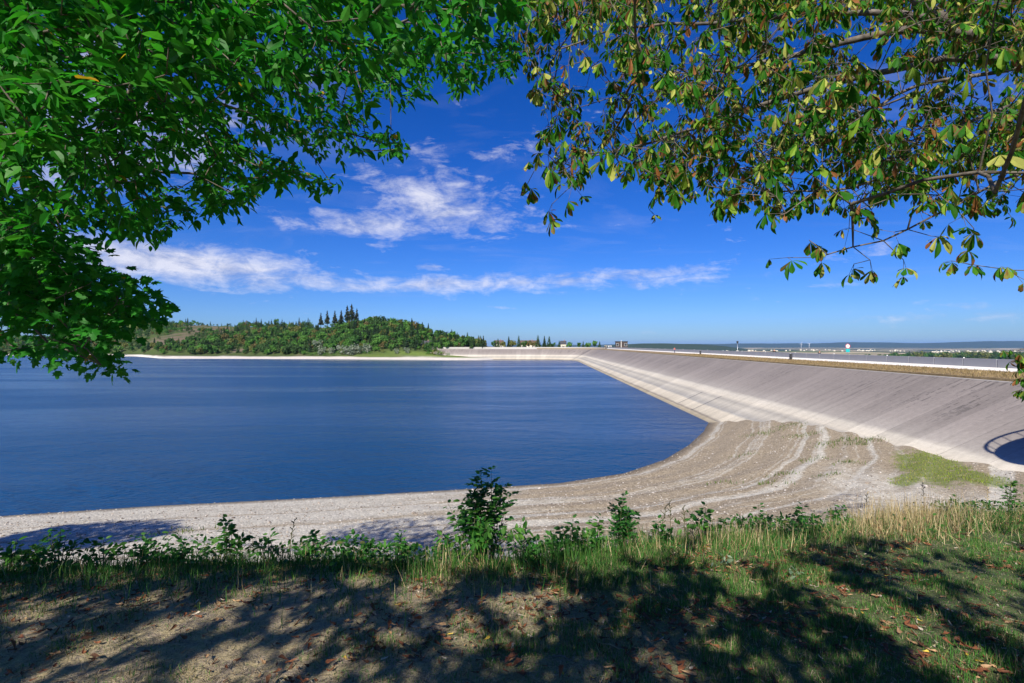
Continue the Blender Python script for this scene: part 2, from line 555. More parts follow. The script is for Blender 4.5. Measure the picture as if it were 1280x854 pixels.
def fields_mat():
    m, t, b = material('farmland_fields')
    p = t.pos()
    q = t.vmath('ADD', t.vmath('MULTIPLY', p, (0.0030, 0.0019, 0.0)), t.comb(t.noise(p, 0.0006, 2), t.noise(p, 0.0008, 2), 0))
    cell = t.sep(t.voro(q, 1.0, 'F1', 'Color'))[0]
    n = t.noise(p, 0.004, 6, 0.6)
    woods = t.mapr(t.noise(t.vmath('MULTIPLY', p, (1.0, 0.7, 1)), 0.0011, 6, 0.6), 0.50, 0.54)
    c = t.ramp(cell, [(0.0, (0.36, 0.29, 0.18)), (0.22, (0.09, 0.12, 0.04)), (0.40, (0.50, 0.42, 0.28)), (0.58, (0.12, 0.15, 0.05)),
                      (0.72, (0.44, 0.36, 0.24)), (0.88, (0.24, 0.20, 0.12))], 'CONSTANT')
    c = t.mix(1.0, c, t.ramp(n, [(0.3, 0.82), (0.7, 1.15)]), 'MULTIPLY')
    c = t.mix(woods, c, (0.026, 0.042, 0.020))
    t.put(b.inputs['Base Color'], c)
    b.inputs['Roughness'].default_value = 0.95
    b.inputs['Specular IOR Level'].default_value = 0.1
    return m


def wood_mat():
    m, t, b = material('far_forest_cover')
    p = t.pos()
    n = t.noise(p, 0.02, 6, 0.7)
    t.put(b.inputs['Base Color'], t.mix(n, (0.018, 0.032, 0.016), (0.055, 0.08, 0.032)))
    b.inputs['Roughness'].default_value = 0.95
    b.inputs['Specular IOR Level'].default_value = 0.05
    t.put(b.inputs['Normal'], t.bump(n, 0.8, 8.0))
    return m


def dry_mat():
    m, t, b = material('dry_turf')
    p = t.pos()
    n = t.noise(p, 1.3, 6, 0.7)
    n2 = t.noise(p, 9.0, 5, 0.7)
    c = t.mix(t.mapr(n, 0.35, 0.65), (0.17, 0.115, 0.055), (0.33, 0.24, 0.12))
    c = t.mix(t.mapr(n2, 0.5, 0.7, 0, 0.7), c, (0.09, 0.085, 0.03))
    t.put(b.inputs['Base Color'], c)
    b.inputs['Roughness'].default_value = 0.95
    t.put(b.inputs['Normal'], t.bump(n2, 0.8, 0.1))
    return m


M_ground, M_face, M_water, M_hill = ground_mat(), facing_mat(), water_mat(), hill_mat()
M_field, M_wood, M_dry = fields_mat(), wood_mat(), dry_mat()
M_white = plain_mat('pale_concrete', (0.74, 0.71, 0.66), 0.8, 0.10, 1.2)
M_conc = plain_mat('grey_concrete', (0.42, 0.40, 0.37), 0.85, 0.15, 1.5)
M_panel = plain_mat('grey_panel', (0.30, 0.303, 0.32), 0.7, 0.10, 1.0)
M_asph = plain_mat('road_asphalt', (0.06, 0.06, 0.062), 0.9, 0.2, 2.0)
M_dark = plain_mat('dark_metal', (0.03, 0.03, 0.032), 0.5, 0.2, 8.0)
M_steel = plain_mat('galvanised_steel', (0.42, 0.43, 0.44), 0.4, 0.1, 10, 0.7)
M_brownclad = plain_mat('brown_cladding', (0.05, 0.033, 0.027), 0.7, 0.2, 1.0)
M_glass = plain_mat('window_glass', (0.03, 0.04, 0.05), 0.08, 0.1, 1.0, 0.0, 0.0)
M_tile = plain_mat('brown_tiles', (0.10, 0.068, 0.052), 0.85, 0.25, 1.0)
M_slate = plain_mat('dark_slate', (0.045, 0.045, 0.052), 0.7, 0.2, 1.0)
M_pink = plain_mat('pink_render', (0.58, 0.36, 0.31), 0.85, 0.06, 0.5)
M_cream = plain_mat('cream_render', (0.68, 0.62, 0.48), 0.85, 0.06, 0.5)
M_brick = plain_mat('brick_wall', (0.28, 0.15, 0.11), 0.9, 0.2, 2.0)
M_red = plain_mat('red_paint', (0.55, 0.03, 0.035), 0.45, 0.05, 5.0)
M_signw = plain_mat('white_paint', (0.78, 0.78, 0.76), 0.45, 0.04, 5.0)
M_teal = plain_mat('teal_paint', (0.02, 0.42, 0.42), 0.45, 0.05, 5.0)
M_skin = plain_mat('skin', (0.48, 0.27, 0.19), 0.6, 0.05, 20)
M_hair = plain_mat('dark_hair', (0.03, 0.02, 0.015), 0.6, 0.2, 30)
M_coatr = plain_mat('red_cloth', (0.45, 0.06, 0.07), 0.85, 0.1, 10)
M_coatk = plain_mat('black_cloth', (0.018, 0.018, 0.022), 0.85, 0.1, 10)
M_jean = plain_mat('blue_cloth', (0.04, 0.06, 0.13), 0.85, 0.1, 10)
M_pebble = leaf_mat('pebble_stone', 0.0, 0.9, 0.2)


# ------------------------------------------------------------------ near ground: lawn, bank, gravel beach
SHORE = np.array([(-400, -20), (-100, 22), (-60, 29), (-33, 33), (-24, 35.2), (-13.9, 37), (-4.9, 38.9), (3.8, 40.9), (9.6, 44),
                  (14.6, 49.2), (19.4, 56.3), (24.4, 65.2), (29, 75), (36, 95)], float)


def shore_dist(x, y):
    x, y = np.asarray(x, float), np.asarray(y, float)
    best = np.full(x.shape, 1e9); sg = np.ones(x.shape)
    for a, b in zip(SHORE[:-1], SHORE[1:]):
        d = b-a; l2 = d@d
        t = np.clip(((x-a[0])*d[0]+(y-a[1])*d[1])/l2, 0, 1)
        dx, dy = x-a[0]-t*d[0], y-a[1]-t*d[1]
        q = np.hypot(dx, dy)
        c = d[0]*(y-a[1])-d[1]*(x-a[0])
        m = q < best-1e-6
        best = np.where(m, q, best); sg = np.where(m, np.where(c < 0, 1.0, -1.0), sg)
    return best*sg


def lawn_z(x, y):
    return -1.70-0.10*np.maximum(y, -2)-0.004*np.maximum(x, 0)**1.5


def edge_y(x):
    x = np.asarray(x, float)
    return 5.75+0.30*np.clip(x, 0, 30)+0.07*np.clip(x, -60, 0)+(vnoise(x, x*0, 0.7, 5)-0.5)*0.5


def ground_z(x, y, full=False):
    x, y = np.asarray(x, float), np.asarray(y, float)
    s = shore_dist(x, y)
    k = 0.125+np.interp(y, [32, 37.6, 41.8, 46.6, 51.5, 57, 66], [.002, .010, .026, .044, .068, .098, .14])*sstep(x, 13, 26)
    b = -11+np.where(s > 0, k, 0.16)*s
    b = b+np.where(s > 0.4, 1, 0)*(0.065*np.sin((s+fbm(x, y, 0.2, 3, 2)*3)*2*math.pi/2.6)*sstep(s, 0.4, 2.0)*sstep(x, -12, 6)
                                   + (fbm(x, y, 0.9, 4, 8)-0.5)*0.11)
    b = np.maximum(b, -14)
    e = edge_y(x)
    lz = lawn_z(x, y)+(fbm(x, y, 1.3, 4, 1)-0.5)*0.14
    r = y-e
    drop = 0.52*(np.sqrt(np.maximum(r, -3)**2+0.25)+np.maximum(r, -3))/2
    a = np.where(r < -3, lz, lz+0.10*np.maximum(r, 0)-drop)
    d = a-b
    z = np.where(d > 1.2, a, np.where(d < -1.2, b, (a+b)/2+d*d/4.8+0.3))
    z = np.where(np.abs(d) < 1.2, (a+b)/2+(d*d/2.4+0.6)*1.0/1.0*0.5+d*0+np.abs(0), z)
    return (z, s, sstep(d, -0.3, 0.6), r) if full else z


def gauss_px(x, y, z, blobs):
    """soft patches at places given by where they are seen: (px, py, half width, half height, turn)"""
    px = 640+640*x/np.maximum(y, 0.5); py = HOR-640*z/np.maximum(y, 0.5)
    g = np.zeros(np.shape(x))
    for (cx, cy, a, b, w) in blobs:
        c, s = math.cos(R(w)), math.sin(R(w))
        u = ((px-cx)*c+(py-cy)*s)/a; v = (-(px-cx)*s+(py-cy)*c)/b
        g = np.maximum(g, np.exp(-(u*u+v*v)**2))
    return g


def lines(*spans):
    o = [spans[0][0]]
    for a, b, st in spans:
        n = max(1, int(round((b-a)/st)))
        o += list(np.linspace(a, b, n+1)[1:])
    return np.array(o)


def grid(xs, ys):
    X, Y = np.meshgrid(xs, ys)
    nx, ny = len(xs), len(ys)
    i = np.arange(nx*ny).reshape(ny, nx)
    F = np.stack([i[:-1, :-1], i[:-1, 1:], i[1:, 1:], i[1:, :-1]], -1).reshape(-1, 4)
    return X.ravel(), Y.ravel(), F


TURF = [(1165, 585, 55, 22, 12), (1130, 600, 25, 8, -5), (1225, 598, 50, 9, 10)]


def turf_amount(x, y, z):
    return gauss_px(x, y, z, TURF)*(y > 14)


xs = lines((-400, -60, 10), (-60, -12, 0.8), (-12, 14, 0.16), (14, 44, 0.45))
ys = lines((-60, -4, 3), (-4, 1.5, 0.4), (1.5, 12, 0.13), (12, 62, 0.4), (62, 100, 0.8))
X, Y, F = grid(xs, ys)
Z, sd, lm, er = ground_z(X, Y, True)
dam_z = -11+(X-(23.5+0.061*Y))*0.479
Z = np.where(X > 23.5+0.061*Y, np.minimum(Z, np.maximum(dam_z, -14)+np.where(X-(23.5+0.061*Y) > 9, -0.6, 8)), Z)
grn = sstep(X+0.6*(vnoise(X, Y, 0.8, 4)-0.5)*4, -1.5, 3.0)*0.8+0.2*sstep(Y-edge_y(X), -1.6, -0.4)+0.15*(X < -2.2)*(Y > 3.6)
pale = sstep(X-0.25*(Y-30), 17, 21)*sstep(sd, 12, 17)*sstep(27-X, 0, 4)*0.9+0.35*sstep(-X, -4, 8)
ground = obj('ground', mesh('ground', np.stack([X, Y, Z], 1), F, M_ground, True, fattr={
    'shore': sd, 'lawn': lm, 'green': grn, 'pale': pale, 'turf': turf_amount(X, Y, Z)}))
tag(ground, kind='structure')

# ------------------------------------------------------------------ water
wx = [-1800, 60]; wy = [-60, 1500]
water = obj('water', mesh('water', [(-1800, -60, -11), (60, -60, -11), (60, 420, -11), (-1800, 1500, -11)], np.array([[0, 1, 2, 3]]), M_water))
tag(water, kind='structure')

# ------------------------------------------------------------------ the plain below the dam and the hills behind it
xs = np.concatenate([-np.geomspace(30000, 200, 24), np.linspace(-100, 100, 5), np.geomspace(200, 30000, 24)])
ys = np.concatenate([np.linspace(-3000, 0, 4), np.geomspace(200, 30000, 40)])
X, Y, F = grid(xs, ys)
Zp = -46-14*sstep(np.hypot(X, Y), 2500, 7000)+(fbm(X, Y, 0.0009, 4, 3)-0.5)*10
tag(obj('plain', mesh('plain', np.stack([X, Y, Zp], 1), F, M_field, True)), kind='structure')
HAZE_BOT = float(Zp.min())-1.0


def ridge(name, pts, depth, base, label_seed):
    """a long hill: ridge line through pts (px, py, distance), falling away on both sides"""
    pts = np.array(pts, float)
    n = 160
    t = np.linspace(0, len(pts)-1, n)
    q = np.stack([np.interp(t, np.arange(len(pts)), pts[:, k]) for k in range(3)], 1)
    xr = (q[:, 0]-640)/640*q[:, 2]; zr = (HOR-q[:, 1])/640*q[:, 2]
    zr = zr+(fbm(xr, xr*0, 0.0016, 4, label_seed)-0.5)*q[:, 2]*0.0022
    prof = [(-1.0, 0.0), (-0.75, 0.12), (-0.5, 0.36), (-0.25, 0.74), (0, 1.0), (0.4, 0.7), (1.0, 0.0)]
    V = []
    for (o, h) in prof:
        y = q[:, 2]+o*depth
        V.append(np.stack([xr*(y/q[:, 2]), y, base+(zr-base)*h+(fbm(xr, y, 0.002, 3, label_seed+2)-0.5)*18*h*(1-h)*4*(o != 0)], 1))
    V = np.concatenate(V)
    i = np.arange(len(prof)*n).reshape(len(prof), n)
    F = np.stack([i[:-1, :-1], i[:-1, 1:], i[1:, 1:], i[1:, :-1]], -1).reshape(-1, 4)
    return tag(obj(name, mesh(name, V, F, M_wood, True)), kind='structure')


ridge('distant_hills', [(640, 431, 15000), (760, 430.8, 15000), (880, 430, 15000), (960, 429.4, 14500), (1010, 429.2, 14500), (1060, 428, 14000), (1100, 428.3, 14000),
                        (1150, 429.2, 13500), (1200, 427.8, 13500), (1240, 426.2, 13000), (1275, 426.5, 13000), (1330, 425.5, 13000), (1500, 427, 12500)], 2600, -66, 1)
ridge('wooded_hill', [(740, 436, 5200), (768, 431.0, 5200), (800, 429.6, 5200), (830, 429.2, 5200), (870, 430.4, 5200), (905, 432.6, 5200), (935, 436.5, 5200)], 900, -62, 5)

# ------------------------------------------------------------------ hills across the lake
RID = np.array([(-320, 1150, 18), (-150, 1150, 16), (0, 1100, 13), (70, 1050, 14), (100, 900, 30), (140, 850, 33), (250, 780, 31), (330, 650, 23), (390, 570, 18.5), (430, 545, 20.5),
                (470, 530, 21.5), (510, 510, 17.5), (540, 490, 10), (570, 470, 4.0), (600, 460, -1.0), (640, 450, -2.6), (760, 446, -2.8), (800, 446, -2.8)], float)
SHR = np.array([(-320, 560), (-150, 560), (0, 545), (60, 540), (110, 508), (170, 500), (200, 424), (220, 415), (300, 412), (420, 398), (500, 386), (560, 379), (597, 379), (625, 396), (800, 400)], float)


def hill_z(px, y, attrs=False):
    ry = np.interp(px, RID[:, 0], RID[:, 1]); rz = np.interp(px, RID[:, 0], RID[:, 2])
    sy = np.interp(px, SHR[:, 0], SHR[:, 1])
    x = (px-640)/640*y
    w = sstep(px, 528, 556)                      # beside the dam the ground stays low in front of the crest
    t = (y-sy)/(ry-sy)
    up = np.where(t < 0, -11+(y-sy)*0.2, 0)
    sb = y-sy
    beach = -11+np.minimum(sb, 16)*0.15
    rise = beach+(rz+8.6)*np.clip((t-0.10)/0.9, 0, 1)**0.8
    over = rz-(rz+11)*np.clip((t-1)/2.2, 0, 1)**1.5
    z = np.where(t < 0, np.maximum(up, -14), np.where(t < 1, rise, over))
    z = z+(fbm(x, y, 0.02, 4, 2)-0.5)*7*np.clip((t-0.12)*3, 0, 1)*(1-w)
    low = np.where(y < 410, np.minimum(-11+(y-sy)*0.22, -8.0-1.6*sstep(px, 560, 600)), -2.9+np.clip(t-0.6, 0, 0.5)*2*np.maximum(rz+2.9, 0)*(1-sstep(t, 1.1, 1.5)))
    low = np.where(y < sy, np.maximum(-11+(y-sy)*0.2, -14), low)
    z = z*(1-w)+low*w
    if not attrs: return z
    return z, sb, t, w


u = np.concatenate([np.linspace(-320, 100, 60), np.linspace(104, 800, 200)])
v = np.concatenate([np.linspace(-0.06, 0.10, 14), np.linspace(0.12, 1.0, 40), np.linspace(1.08, 2.2, 8)])
U, Vv = np.meshgrid(u, v)
ry = np.interp(U, RID[:, 0], RID[:, 1]); sy = np.interp(U, SHR[:, 0], SHR[:, 1])
YY = sy+(ry-sy)*Vv
ZZ, sb, tt, ww = hill_z(U, YY, True)
XX = (U-640)/640*YY
i = np.arange(U.size).reshape(U.shape)
F = np.stack([i[:-1, :-1], i[:-1, 1:], i[1:, 1:], i[1:, :-1]], -1).reshape(-1, 4)
bch = sstep(sb+(fbm(XX, YY, 0.06, 3, 6)-0.5)*8, 14, 8)*(1-0.8*sstep(U, 520, 560)*sstep(sb, 6, 9))
barep = gauss_px(XX, YY, ZZ, [(255, 412, 45, 6, 0), (210, 425, 40, 8, -10), (405, 413, 22, 6, 0), (543, 421, 14, 3, 0), (300, 438, 10, 2, 0)])
mead = np.maximum(gauss_px(XX, YY, ZZ, [(540, 443, 60, 3.0, 3), (150, 408, 40, 4, 0), (480, 444.5, 50, 1.6, 0)]), 0)
hills = obj('hills', mesh('hills', np.stack([XX.ravel(), YY.ravel(), ZZ.ravel()], 1), F, M_hill, True,
                          fattr={'beach': bch.ravel(), 'bare': barep.ravel(), 'meadow': mead.ravel()}))
tag(hills, kind='structure')

# ------------------------------------------------------------------ the dam
HX = 0.061
tdir = np.array([HX, 1.0])/math.hypot(HX, 1)
path = []
for y in np.concatenate([np.arange(-25, 130, 2.0), np.arange(130, 358, 6.0)]):
    path.append((23.5+HX*y, y, tdir[0], tdir[1]))
h0 = math.atan2(tdir[1], tdir[0]); h1 = math.atan2(0.05, -1)
ex, ey = 23.5+HX*360, 360.0
cx, cy = ex-math.sin(h0)*28, ey+math.cos(h0)*28
NARC0 = len(path)
for h in np.linspace(h0, h1, 22):
    path.append((cx+math.sin(h)*28, cy-math.cos(h)*28, math.cos(h), math.sin(h)))
NARC1 = len(path)
lx, ly = path[-1][0], path[-1][1]
for k in range(1, 22):
    path.append((lx-k*4.0, ly+0.05*k*4.0, -1/math.hypot(1, .05), .05/math.hypot(1, .05)))
path = np.array(path)
seg = np.hypot(np.diff(path[:, 0]), np.diff(path[:, 1]))
PU = np.concatenate([[0], np.cumsum(seg)])
PN = np.stack([path[:, 3], -path[:, 2]], 1)          # away from the water


def sweep(name, prof, mat, parent, i0=0, i1=None, smooth=False, close=False, jitter=None):
    """a profile of (offset, height) swept along the dam"""
    i1 = len(path) if i1 is None else i1
    P, N, Uu = path[i0:i1, :2], PN[i0:i1], PU[i0:i1]
    k, n = len(prof), i1-i0
    V, uv = [], []
    acc = 0.0
    for j, (o, z) in enumerate(prof):
        if j: acc += math.hypot(o-prof[j-1][0], z-prof[j-1][1])
        q = P+N*o
        zz = np.full(n, float(z))
        if jitter and j in jitter: zz = zz+(fbm(q[:, 0], q[:, 1], 0.6, 3, j)-0.5)*jitter[j]
        V.append(np.column_stack([q, zz])); uv.append(np.column_stack([Uu, np.full(n, acc)]))
    V = np.concatenate(V); uv = np.concatenate(uv)
    i = np.arange(k*n).reshape(k, n)
    F = [np.stack([i[:-1, :-1], i[:-1, 1:], i[1:, 1:], i[1:, :-1]], -1).reshape(-1, 4)]
    if close:
        F.append(np.stack([i[-1, :-1], i[-1, 1:], i[0, 1:], i[0, :-1]], -1).reshape(-1, 4))
        F.append(np.array([i[:, 0][::-1]])); F.append(np.array([i[:, -1]]))
    me = mesh(name, V, F, mat, smooth, uv=uv)
    return obj(name, me, parent)


def on_dam(u, o, z):
    """point at distance u along, offset o, height z"""
    x = np.interp(u, PU, path[:, 0]); y = np.interp(u, PU, path[:, 1])
    nx = np.interp(u, PU, PN[:, 0]); ny = np.interp(u, PU, PN[:, 1])
    return np.array([x+nx*o, y+ny*o, z])


def u_at_y(y):
    return float(np.interp(y, path[:NARC0, 1], PU[:NARC0]))


dam = empty('dam', (30, 60, -11))
tag(dam, 'long asphalt-faced embankment dam curving round the right side of the lake', 'dam')
INV = Matrix.Translation((-30, -60, 11))


def damchild(o):
    o.matrix_parent_inverse = INV
    return o


prof = [(-6.3, -14.0)]+[(16.3*f, -11+7.8*f) for f in np.linspace(0, 1, 15)]
damchild(sweep('lining', prof, M_face, dam, smooth=True))
damchild(sweep('lining_kerb', [(16.3, -3.4), (16.3, -3.16), (16.62, -3.14), (16.62, -3.4)], M_conc, dam))
damchild(sweep('turf_strip', [(16.66, -3.4), (16.66, -2.93), (17.3, -2.82), (18.4, -2.62), (19.55, -2.47)], M_dry, dam, 0, NARC1, jitter={1: 0.10, 2: 0.12, 3: 0.10}))
damchild(sweep('far_crest_path', [(16.66, -3.4), (16.66, -3.0), (19.55, -2.9)], M_conc, dam, NARC1-1))
damchild(sweep('crest_road', [(20.72, -2.62), (22.5, -2.58), (26, -2.62), (28, -2.66)], M_asph, dam))
damchild(sweep('outer_slope', [(28.0, -2.66), (30, -3.2), (130, -47)], M_hill, dam))
for (yy, z0, z1) in ((93, -10.55, -8.45), (84, -10.7, -8.3)):
    u0 = u_at_y(yy); mb = MB()
    o0, o1 = (z0+11)*16.3/7.8, (z1+11)*16.3/7.8
    mb.face([on_dam(u0-0.12, o0, z0+0.012), on_dam(u0+0.12, o0, z0+0.012), on_dam(u0+0.12, o1, z1+0.012), on_dam(u0-0.12, o1, z1+0.012)])
    damchild(mb.build('expansion_joint', M_dark, dam))
mb = MB(); u0 = PU[NARC0+6]
mb.face([on_dam(u0-0.3, 0.5, -10.74), on_dam(u0+0.3, 0.5, -10.74), on_dam(u0+0.3, 16.2, -3.22), on_dam(u0-0.3, 16.2, -3.22)])
damchild(mb.build('expansion_joint', M_dark, dam))

# dry grass along the crest
n = 26000
uu = u_at_y(25)+(u_at_y(150)-u_at_y(25))*RNG.random(n)**1.5
oo = 16.7+RNG.random(n)*2.8
bx = np.interp(uu, PU, path[:, 0])+np.interp(uu, PU, PN[:, 0])*oo
by = np.interp(uu, PU, path[:, 1])+np.interp(uu, PU, PN[:, 1])*oo
bz = np.interp(oo, [16.66, 17.3, 18.4, 19.55], [-2.96, -2.84, -2.64, -2.48])
h = 0.08+RNG.random(n)*0.20
ang = RNG.random(n)*6.28
ax = np.stack([np.cos(ang)*0.4, np.sin(ang)*0.4, np.ones(n)], 1)
T = np.array([(-0.5, 0, 0), (0.5, 0, 0), (0, 1, 0)], float)
cl = np.array([(0.32, 0.23, 0.11), (0.22, 0.15, 0.07), (0.40, 0.31, 0.16), (0.11, 0.11, 0.035)])[RNG.choice(4, n, p=[.4, .25, .25, .1])]
V, F, tc = scatter(T, np.array([[0, 1, 2]]), np.stack([bx, by, bz], 1), frames(ax, RNG.normal(size=(n, 3))), np.stack([0.03+RNG.random(n)*0.03, h, h], 1), cl)
tag(obj('dry_grass', mesh('dry_grass', V, F, M_grass, tint=tc)), kind='stuff')

# parapet: pale plinth and grey panels
par = empty('parapet_wall', tuple(on_dam(u_at_y(60), 19.6, -2.5)))
tag(par, 'low grey panelled wall on a white plinth along the dam crest', 'wall')
PI_ = Matrix.Translation(-Vector(par.location))


def parc(o):
    o.matrix_parent_inverse = PI_; return o


i_near = int(np.searchsorted(path[:, 1][:NARC0], 43.0))
parc(sweep('plinth', [(19.57, -2.75), (19.57, -2.44), (20.50, -2.19), (20.50, -2.75)], M_white, par, i_near, NARC0, close=True))
u_s, u_e = PU[i_near], PU[NARC0-1]
pw = 4.0
mbp = MB(); mbp.box(0.04, pw-0.04, -0.13, 0.0, -2.30, -1.36)
pm0 = mbp.build('panel', M_panel, par, bevel=0.015)
pme = pm0.data
capm = MB(); capm.tube([(0, -0.065, -1.365), (0, -0.065, -1.27)], [0.07, 0.05], 8)
cap0 = None
npan = int((u_e-u_s)/pw)
for k in range(npan):
    o = pm0 if k == 0 else link(pm0.copy(), par)
    a = on_dam(u_s+k*pw, 20.52, 0)
    o.parent = par
    o.matrix_parent_inverse = PI_
    o.location = a
    o.rotation_euler = (0, 0, math.atan2(tdir[1], tdir[0]))
    o.rotation_euler = (0, 0, h0)
    if k % 3 == 0 and k < 60:
        if cap0 is None:
            cap0 = capm.build('marker_cap', M_signw, par); c = cap0
        else:
            c = link(cap0.copy(), par)
        c.matrix_parent_inverse = PI_
        c.location = a; c.rotation_euler = (0, 0, h0)
mb = MB(); mb.box(-0.14, 0.14, -0.20, 0.14, -2.75, -1.24)
e = mb.build('end_post', M_white, par, bevel=0.02)
e.matrix_parent_inverse = PI_; e.location = on_dam(u_s-0.2, 20.5, 0); e.rotation_euler = (0, 0, h0)

fw = empty('crest_wall', tuple(on_dam(PU[NARC1+8], 19.6, -2.9)))
tag(fw, 'thin white wall along the crest of the far dam arm below the trees', 'wall')
w_ = sweep('wall_course', [(19.57, -3.1), (19.57, -1.75), (19.90, -1.73), (19.90, -3.1)], M_conc, fw, NARC0, None, close=True)
w_.matrix_parent_inverse = Matrix.Translation(-Vector(fw.location))
w2 = sweep('coping', [(19.50, -1.725), (19.50, -1.62), (19.97, -1.62), (19.97, -1.725)], M_white, fw, NARC0, None, close=True)
w2.matrix_parent_inverse = Matrix.Translation(-Vector(fw.location))


# ------------------------------------------------------------------ small things on the crest
def post_unit(u, label):
    p = on_dam(u, 19.30, -2.52)
    o = empty('marker_post', tuple(p), h0)
    tag(o, label, 'post', 'white posts with dark boxes on the dam crest')
    mb = MB(); mb.box(-0.11, 0.11, -0.10, 0.12, -0.1, 1.05); mb.build('post', M_signw, o, bevel=0.02)
    mb = MB(); mb.box(-0.44, -0.115, -0.18, 0.20, 0.10, 0.98); b = mb.build('box', M_dark, o, bevel=0.03)
    mb = MB(); mb.box(-0.47, -0.09, -0.21, 0.23, 0.982, 1.03); mb.build('lid', M_dark, b, bevel=0.01)
    return o


post_unit(u_at_y(90.0), 'nearer white post with a dark box before the grey crest wall')
post_unit(u_at_y(141.0), 'farther small dark box and white post on the crest wall')


def skin_body(name, nodes, edges, mat, parent):
    me = bpy.data.meshes.new(name)
    me.from_pydata([n[0] for n in nodes], edges, [])
    o = obj(name, me, parent)
    md = o.modifiers.new('skin', 'SKIN')
    for i, n in enumerate(nodes):
        r = n[1] if hasattr(n[1], '__len__') else (n[1], n[1])
        me.skin_vertices[0].data[i].radius = r
    me.skin_vertices[0].data[0].use_root = True
    s = o.modifiers.new('sub', 'SUBSURF'); s.levels = s.render_levels = 1
    me.materials.append(mat)
    return o


def person(loc, rz, label, coat, legs, lean=0.0):
    o = empty('person', tuple(loc), rz)
    tag(o, label, 'person')
    st = 0.14
    N = [((0, 0, 0.94), (0.13, 0.10)), ((0, 0.0, 1.18), (0.12, 0.09)), ((0, lean*0.5, 1.40), (0.13, 0.09)), ((0, lean, 1.50), 0.055),
         ((0, lean, 1.60), (0.075, 0.09)), ((0, lean, 1.70), (0.07, 0.085))]
    E = [(0, 1), (1, 2), (2, 3), (3, 4), (4, 5)]
    for s in (-1, 1):
        b = len(N)
        N += [((s*0.20, lean*0.6, 1.40), 0.055), ((s*0.25, lean*0.4-0.03, 1.12), 0.042), ((s*0.24, 0.10+lean, 0.90), 0.03), ((s*0.24, 0.13+lean, 0.82), (0.035, 0.018))]
        E += [(2, b), (b, b+1), (b+1, b+2), (b+2, b+3)]
        for f in range(5):
            N.append(((s*(0.205+0.016*f), 0.15+lean+(0.02 if f == 0 else 0), 0.74+(0.03 if f == 0 else 0.005*abs(f-2))), 0.008)); E.append((b+3, len(N)-1))
        b = len(N)
        N += [((s*0.10, 0.01, 0.84), 0.095), ((s*0.11, st*s*0.5, 0.48), 0.06), ((s*0.11, st*s-0.05, 0.08), 0.04), ((s*0.12, st*s+0.10, 0.03), 0.035)]
        E += [(0, b), (b, b+1), (b+1, b+2), (b+2, b+3)]
    skin_body('body', N, E, M_skin, o)
    N = [((0, 0, 0.92), (0.155, 0.12)), ((0, 0, 1.18), (0.15, 0.115)), ((0, lean*0.5, 1.41), (0.165, 0.115))]
    E = [(0, 1), (1, 2)]
    for s in (-1, 1):
        b = len(N)
        N += [((s*0.21, lean*0.6, 1.40), 0.075), ((s*0.255, lean*0.4-0.03, 1.12), 0.062), ((s*0.24, 0.10+lean, 0.91), 0.046)]
        E += [(2, b), (b, b+1), (b+1, b+2)]
    skin_body('jacket', N, E, coat, o)
    N = [((0, 0, 0.93), (0.145, 0.115))]; E = []
    for s in (-1, 1):
        b = len(N)
        N += [((s*0.10, 0.01, 0.83), 0.11), ((s*0.11, st*s*0.5, 0.48), 0.078), ((s*0.11, st*s-0.05, 0.09), 0.062)]
        E += [(0, b), (b, b+1), (b+1, b+2)]
    skin_body('trousers', N, E, legs, o)
    skin_body('hair', [((0, lean-0.02, 1.64), (0.08, 0.085)), ((0, lean-0.01, 1.74), (0.078, 0.088)), ((0, lean, 1.78), (0.045, 0.05))], [(0, 1), (1, 2)], M_hair, o)
    mb = MB(); mb.tube([(0, lean+0.085, 1.63), (0, lean+0.112, 1.60)], [0.010, 0.018], 6); mb.build('nose', M_skin, o)
    return o


person(on_dam(u_at_y(168), 19.25, -2.46), 0.1, 'walker in a red jacket on the crest beside the grey wall', M_coatr, M_jean)
person(on_dam(u_at_y(100.5), 21.2, -2.58)+np.array([0, 0, 0.08]), h0+math.pi/2, 'dark clad person seen over the wall left of the round sign, head and shoulders', M_coatk, M_coatk, 0.05)
person(on_dam(u_at_y(84.5), 21.3, -2.58)+np.array([0, 0, -0.05]), h0+math.pi/2+0.4, 'dark clad person just over the wall next to the round sign', M_coatk, M_jean, 0.08)

# road sign
p = on_dam(u_at_y(79.0), 22.6, -2.58)
sg = empty('road_sign', tuple(p), 0.0)
tag(sg, 'round red and white road sign above a teal square plate behind the crest wall', 'sign')
mb = MB(); mb.tube([(0, 0, -0.1), (0, 0, 2.85)], 0.035, 8); mb.build('pole', M_steel, sg, True)


def disc(r0, r1, y, k=28, z=0.0):
    mb = MB()
    n = k
    for i in range(n):
        a, b = 2*math.pi*i/n, 2*math.pi*(i+1)/n
        A, B = (math.cos(a), math.sin(a)), (math.cos(b), math.sin(b))
        if r0 > 0:
            mb.face([(A[0]*r0, y, z+A[1]*r0), (A[0]*r1, y, z+A[1]*r1), (B[0]*r1, y, z+B[1]*r1), (B[0]*r0, y, z+B[1]*r0)])
        else:
            mb.face([(0, y, z), (A[0]*r1, y, z+A[1]*r1), (B[0]*r1, y, z+B[1]*r1)])
    return mb


mb = MB(); mb.tube([(0, -0.045, 2.42), (0, -0.06, 2.42)], 0.36, 28); face = mb.build('sign_face', M_signw, sg)
disc(0.28, 0.36, -0.064, z=2.42).build('ring', M_red, face)
mb = MB(); mb.box(-0.29, 0.29, -0.06, -0.045, 1.52, 2.02); mb.build('plate', M_teal, sg, bevel=0.004)

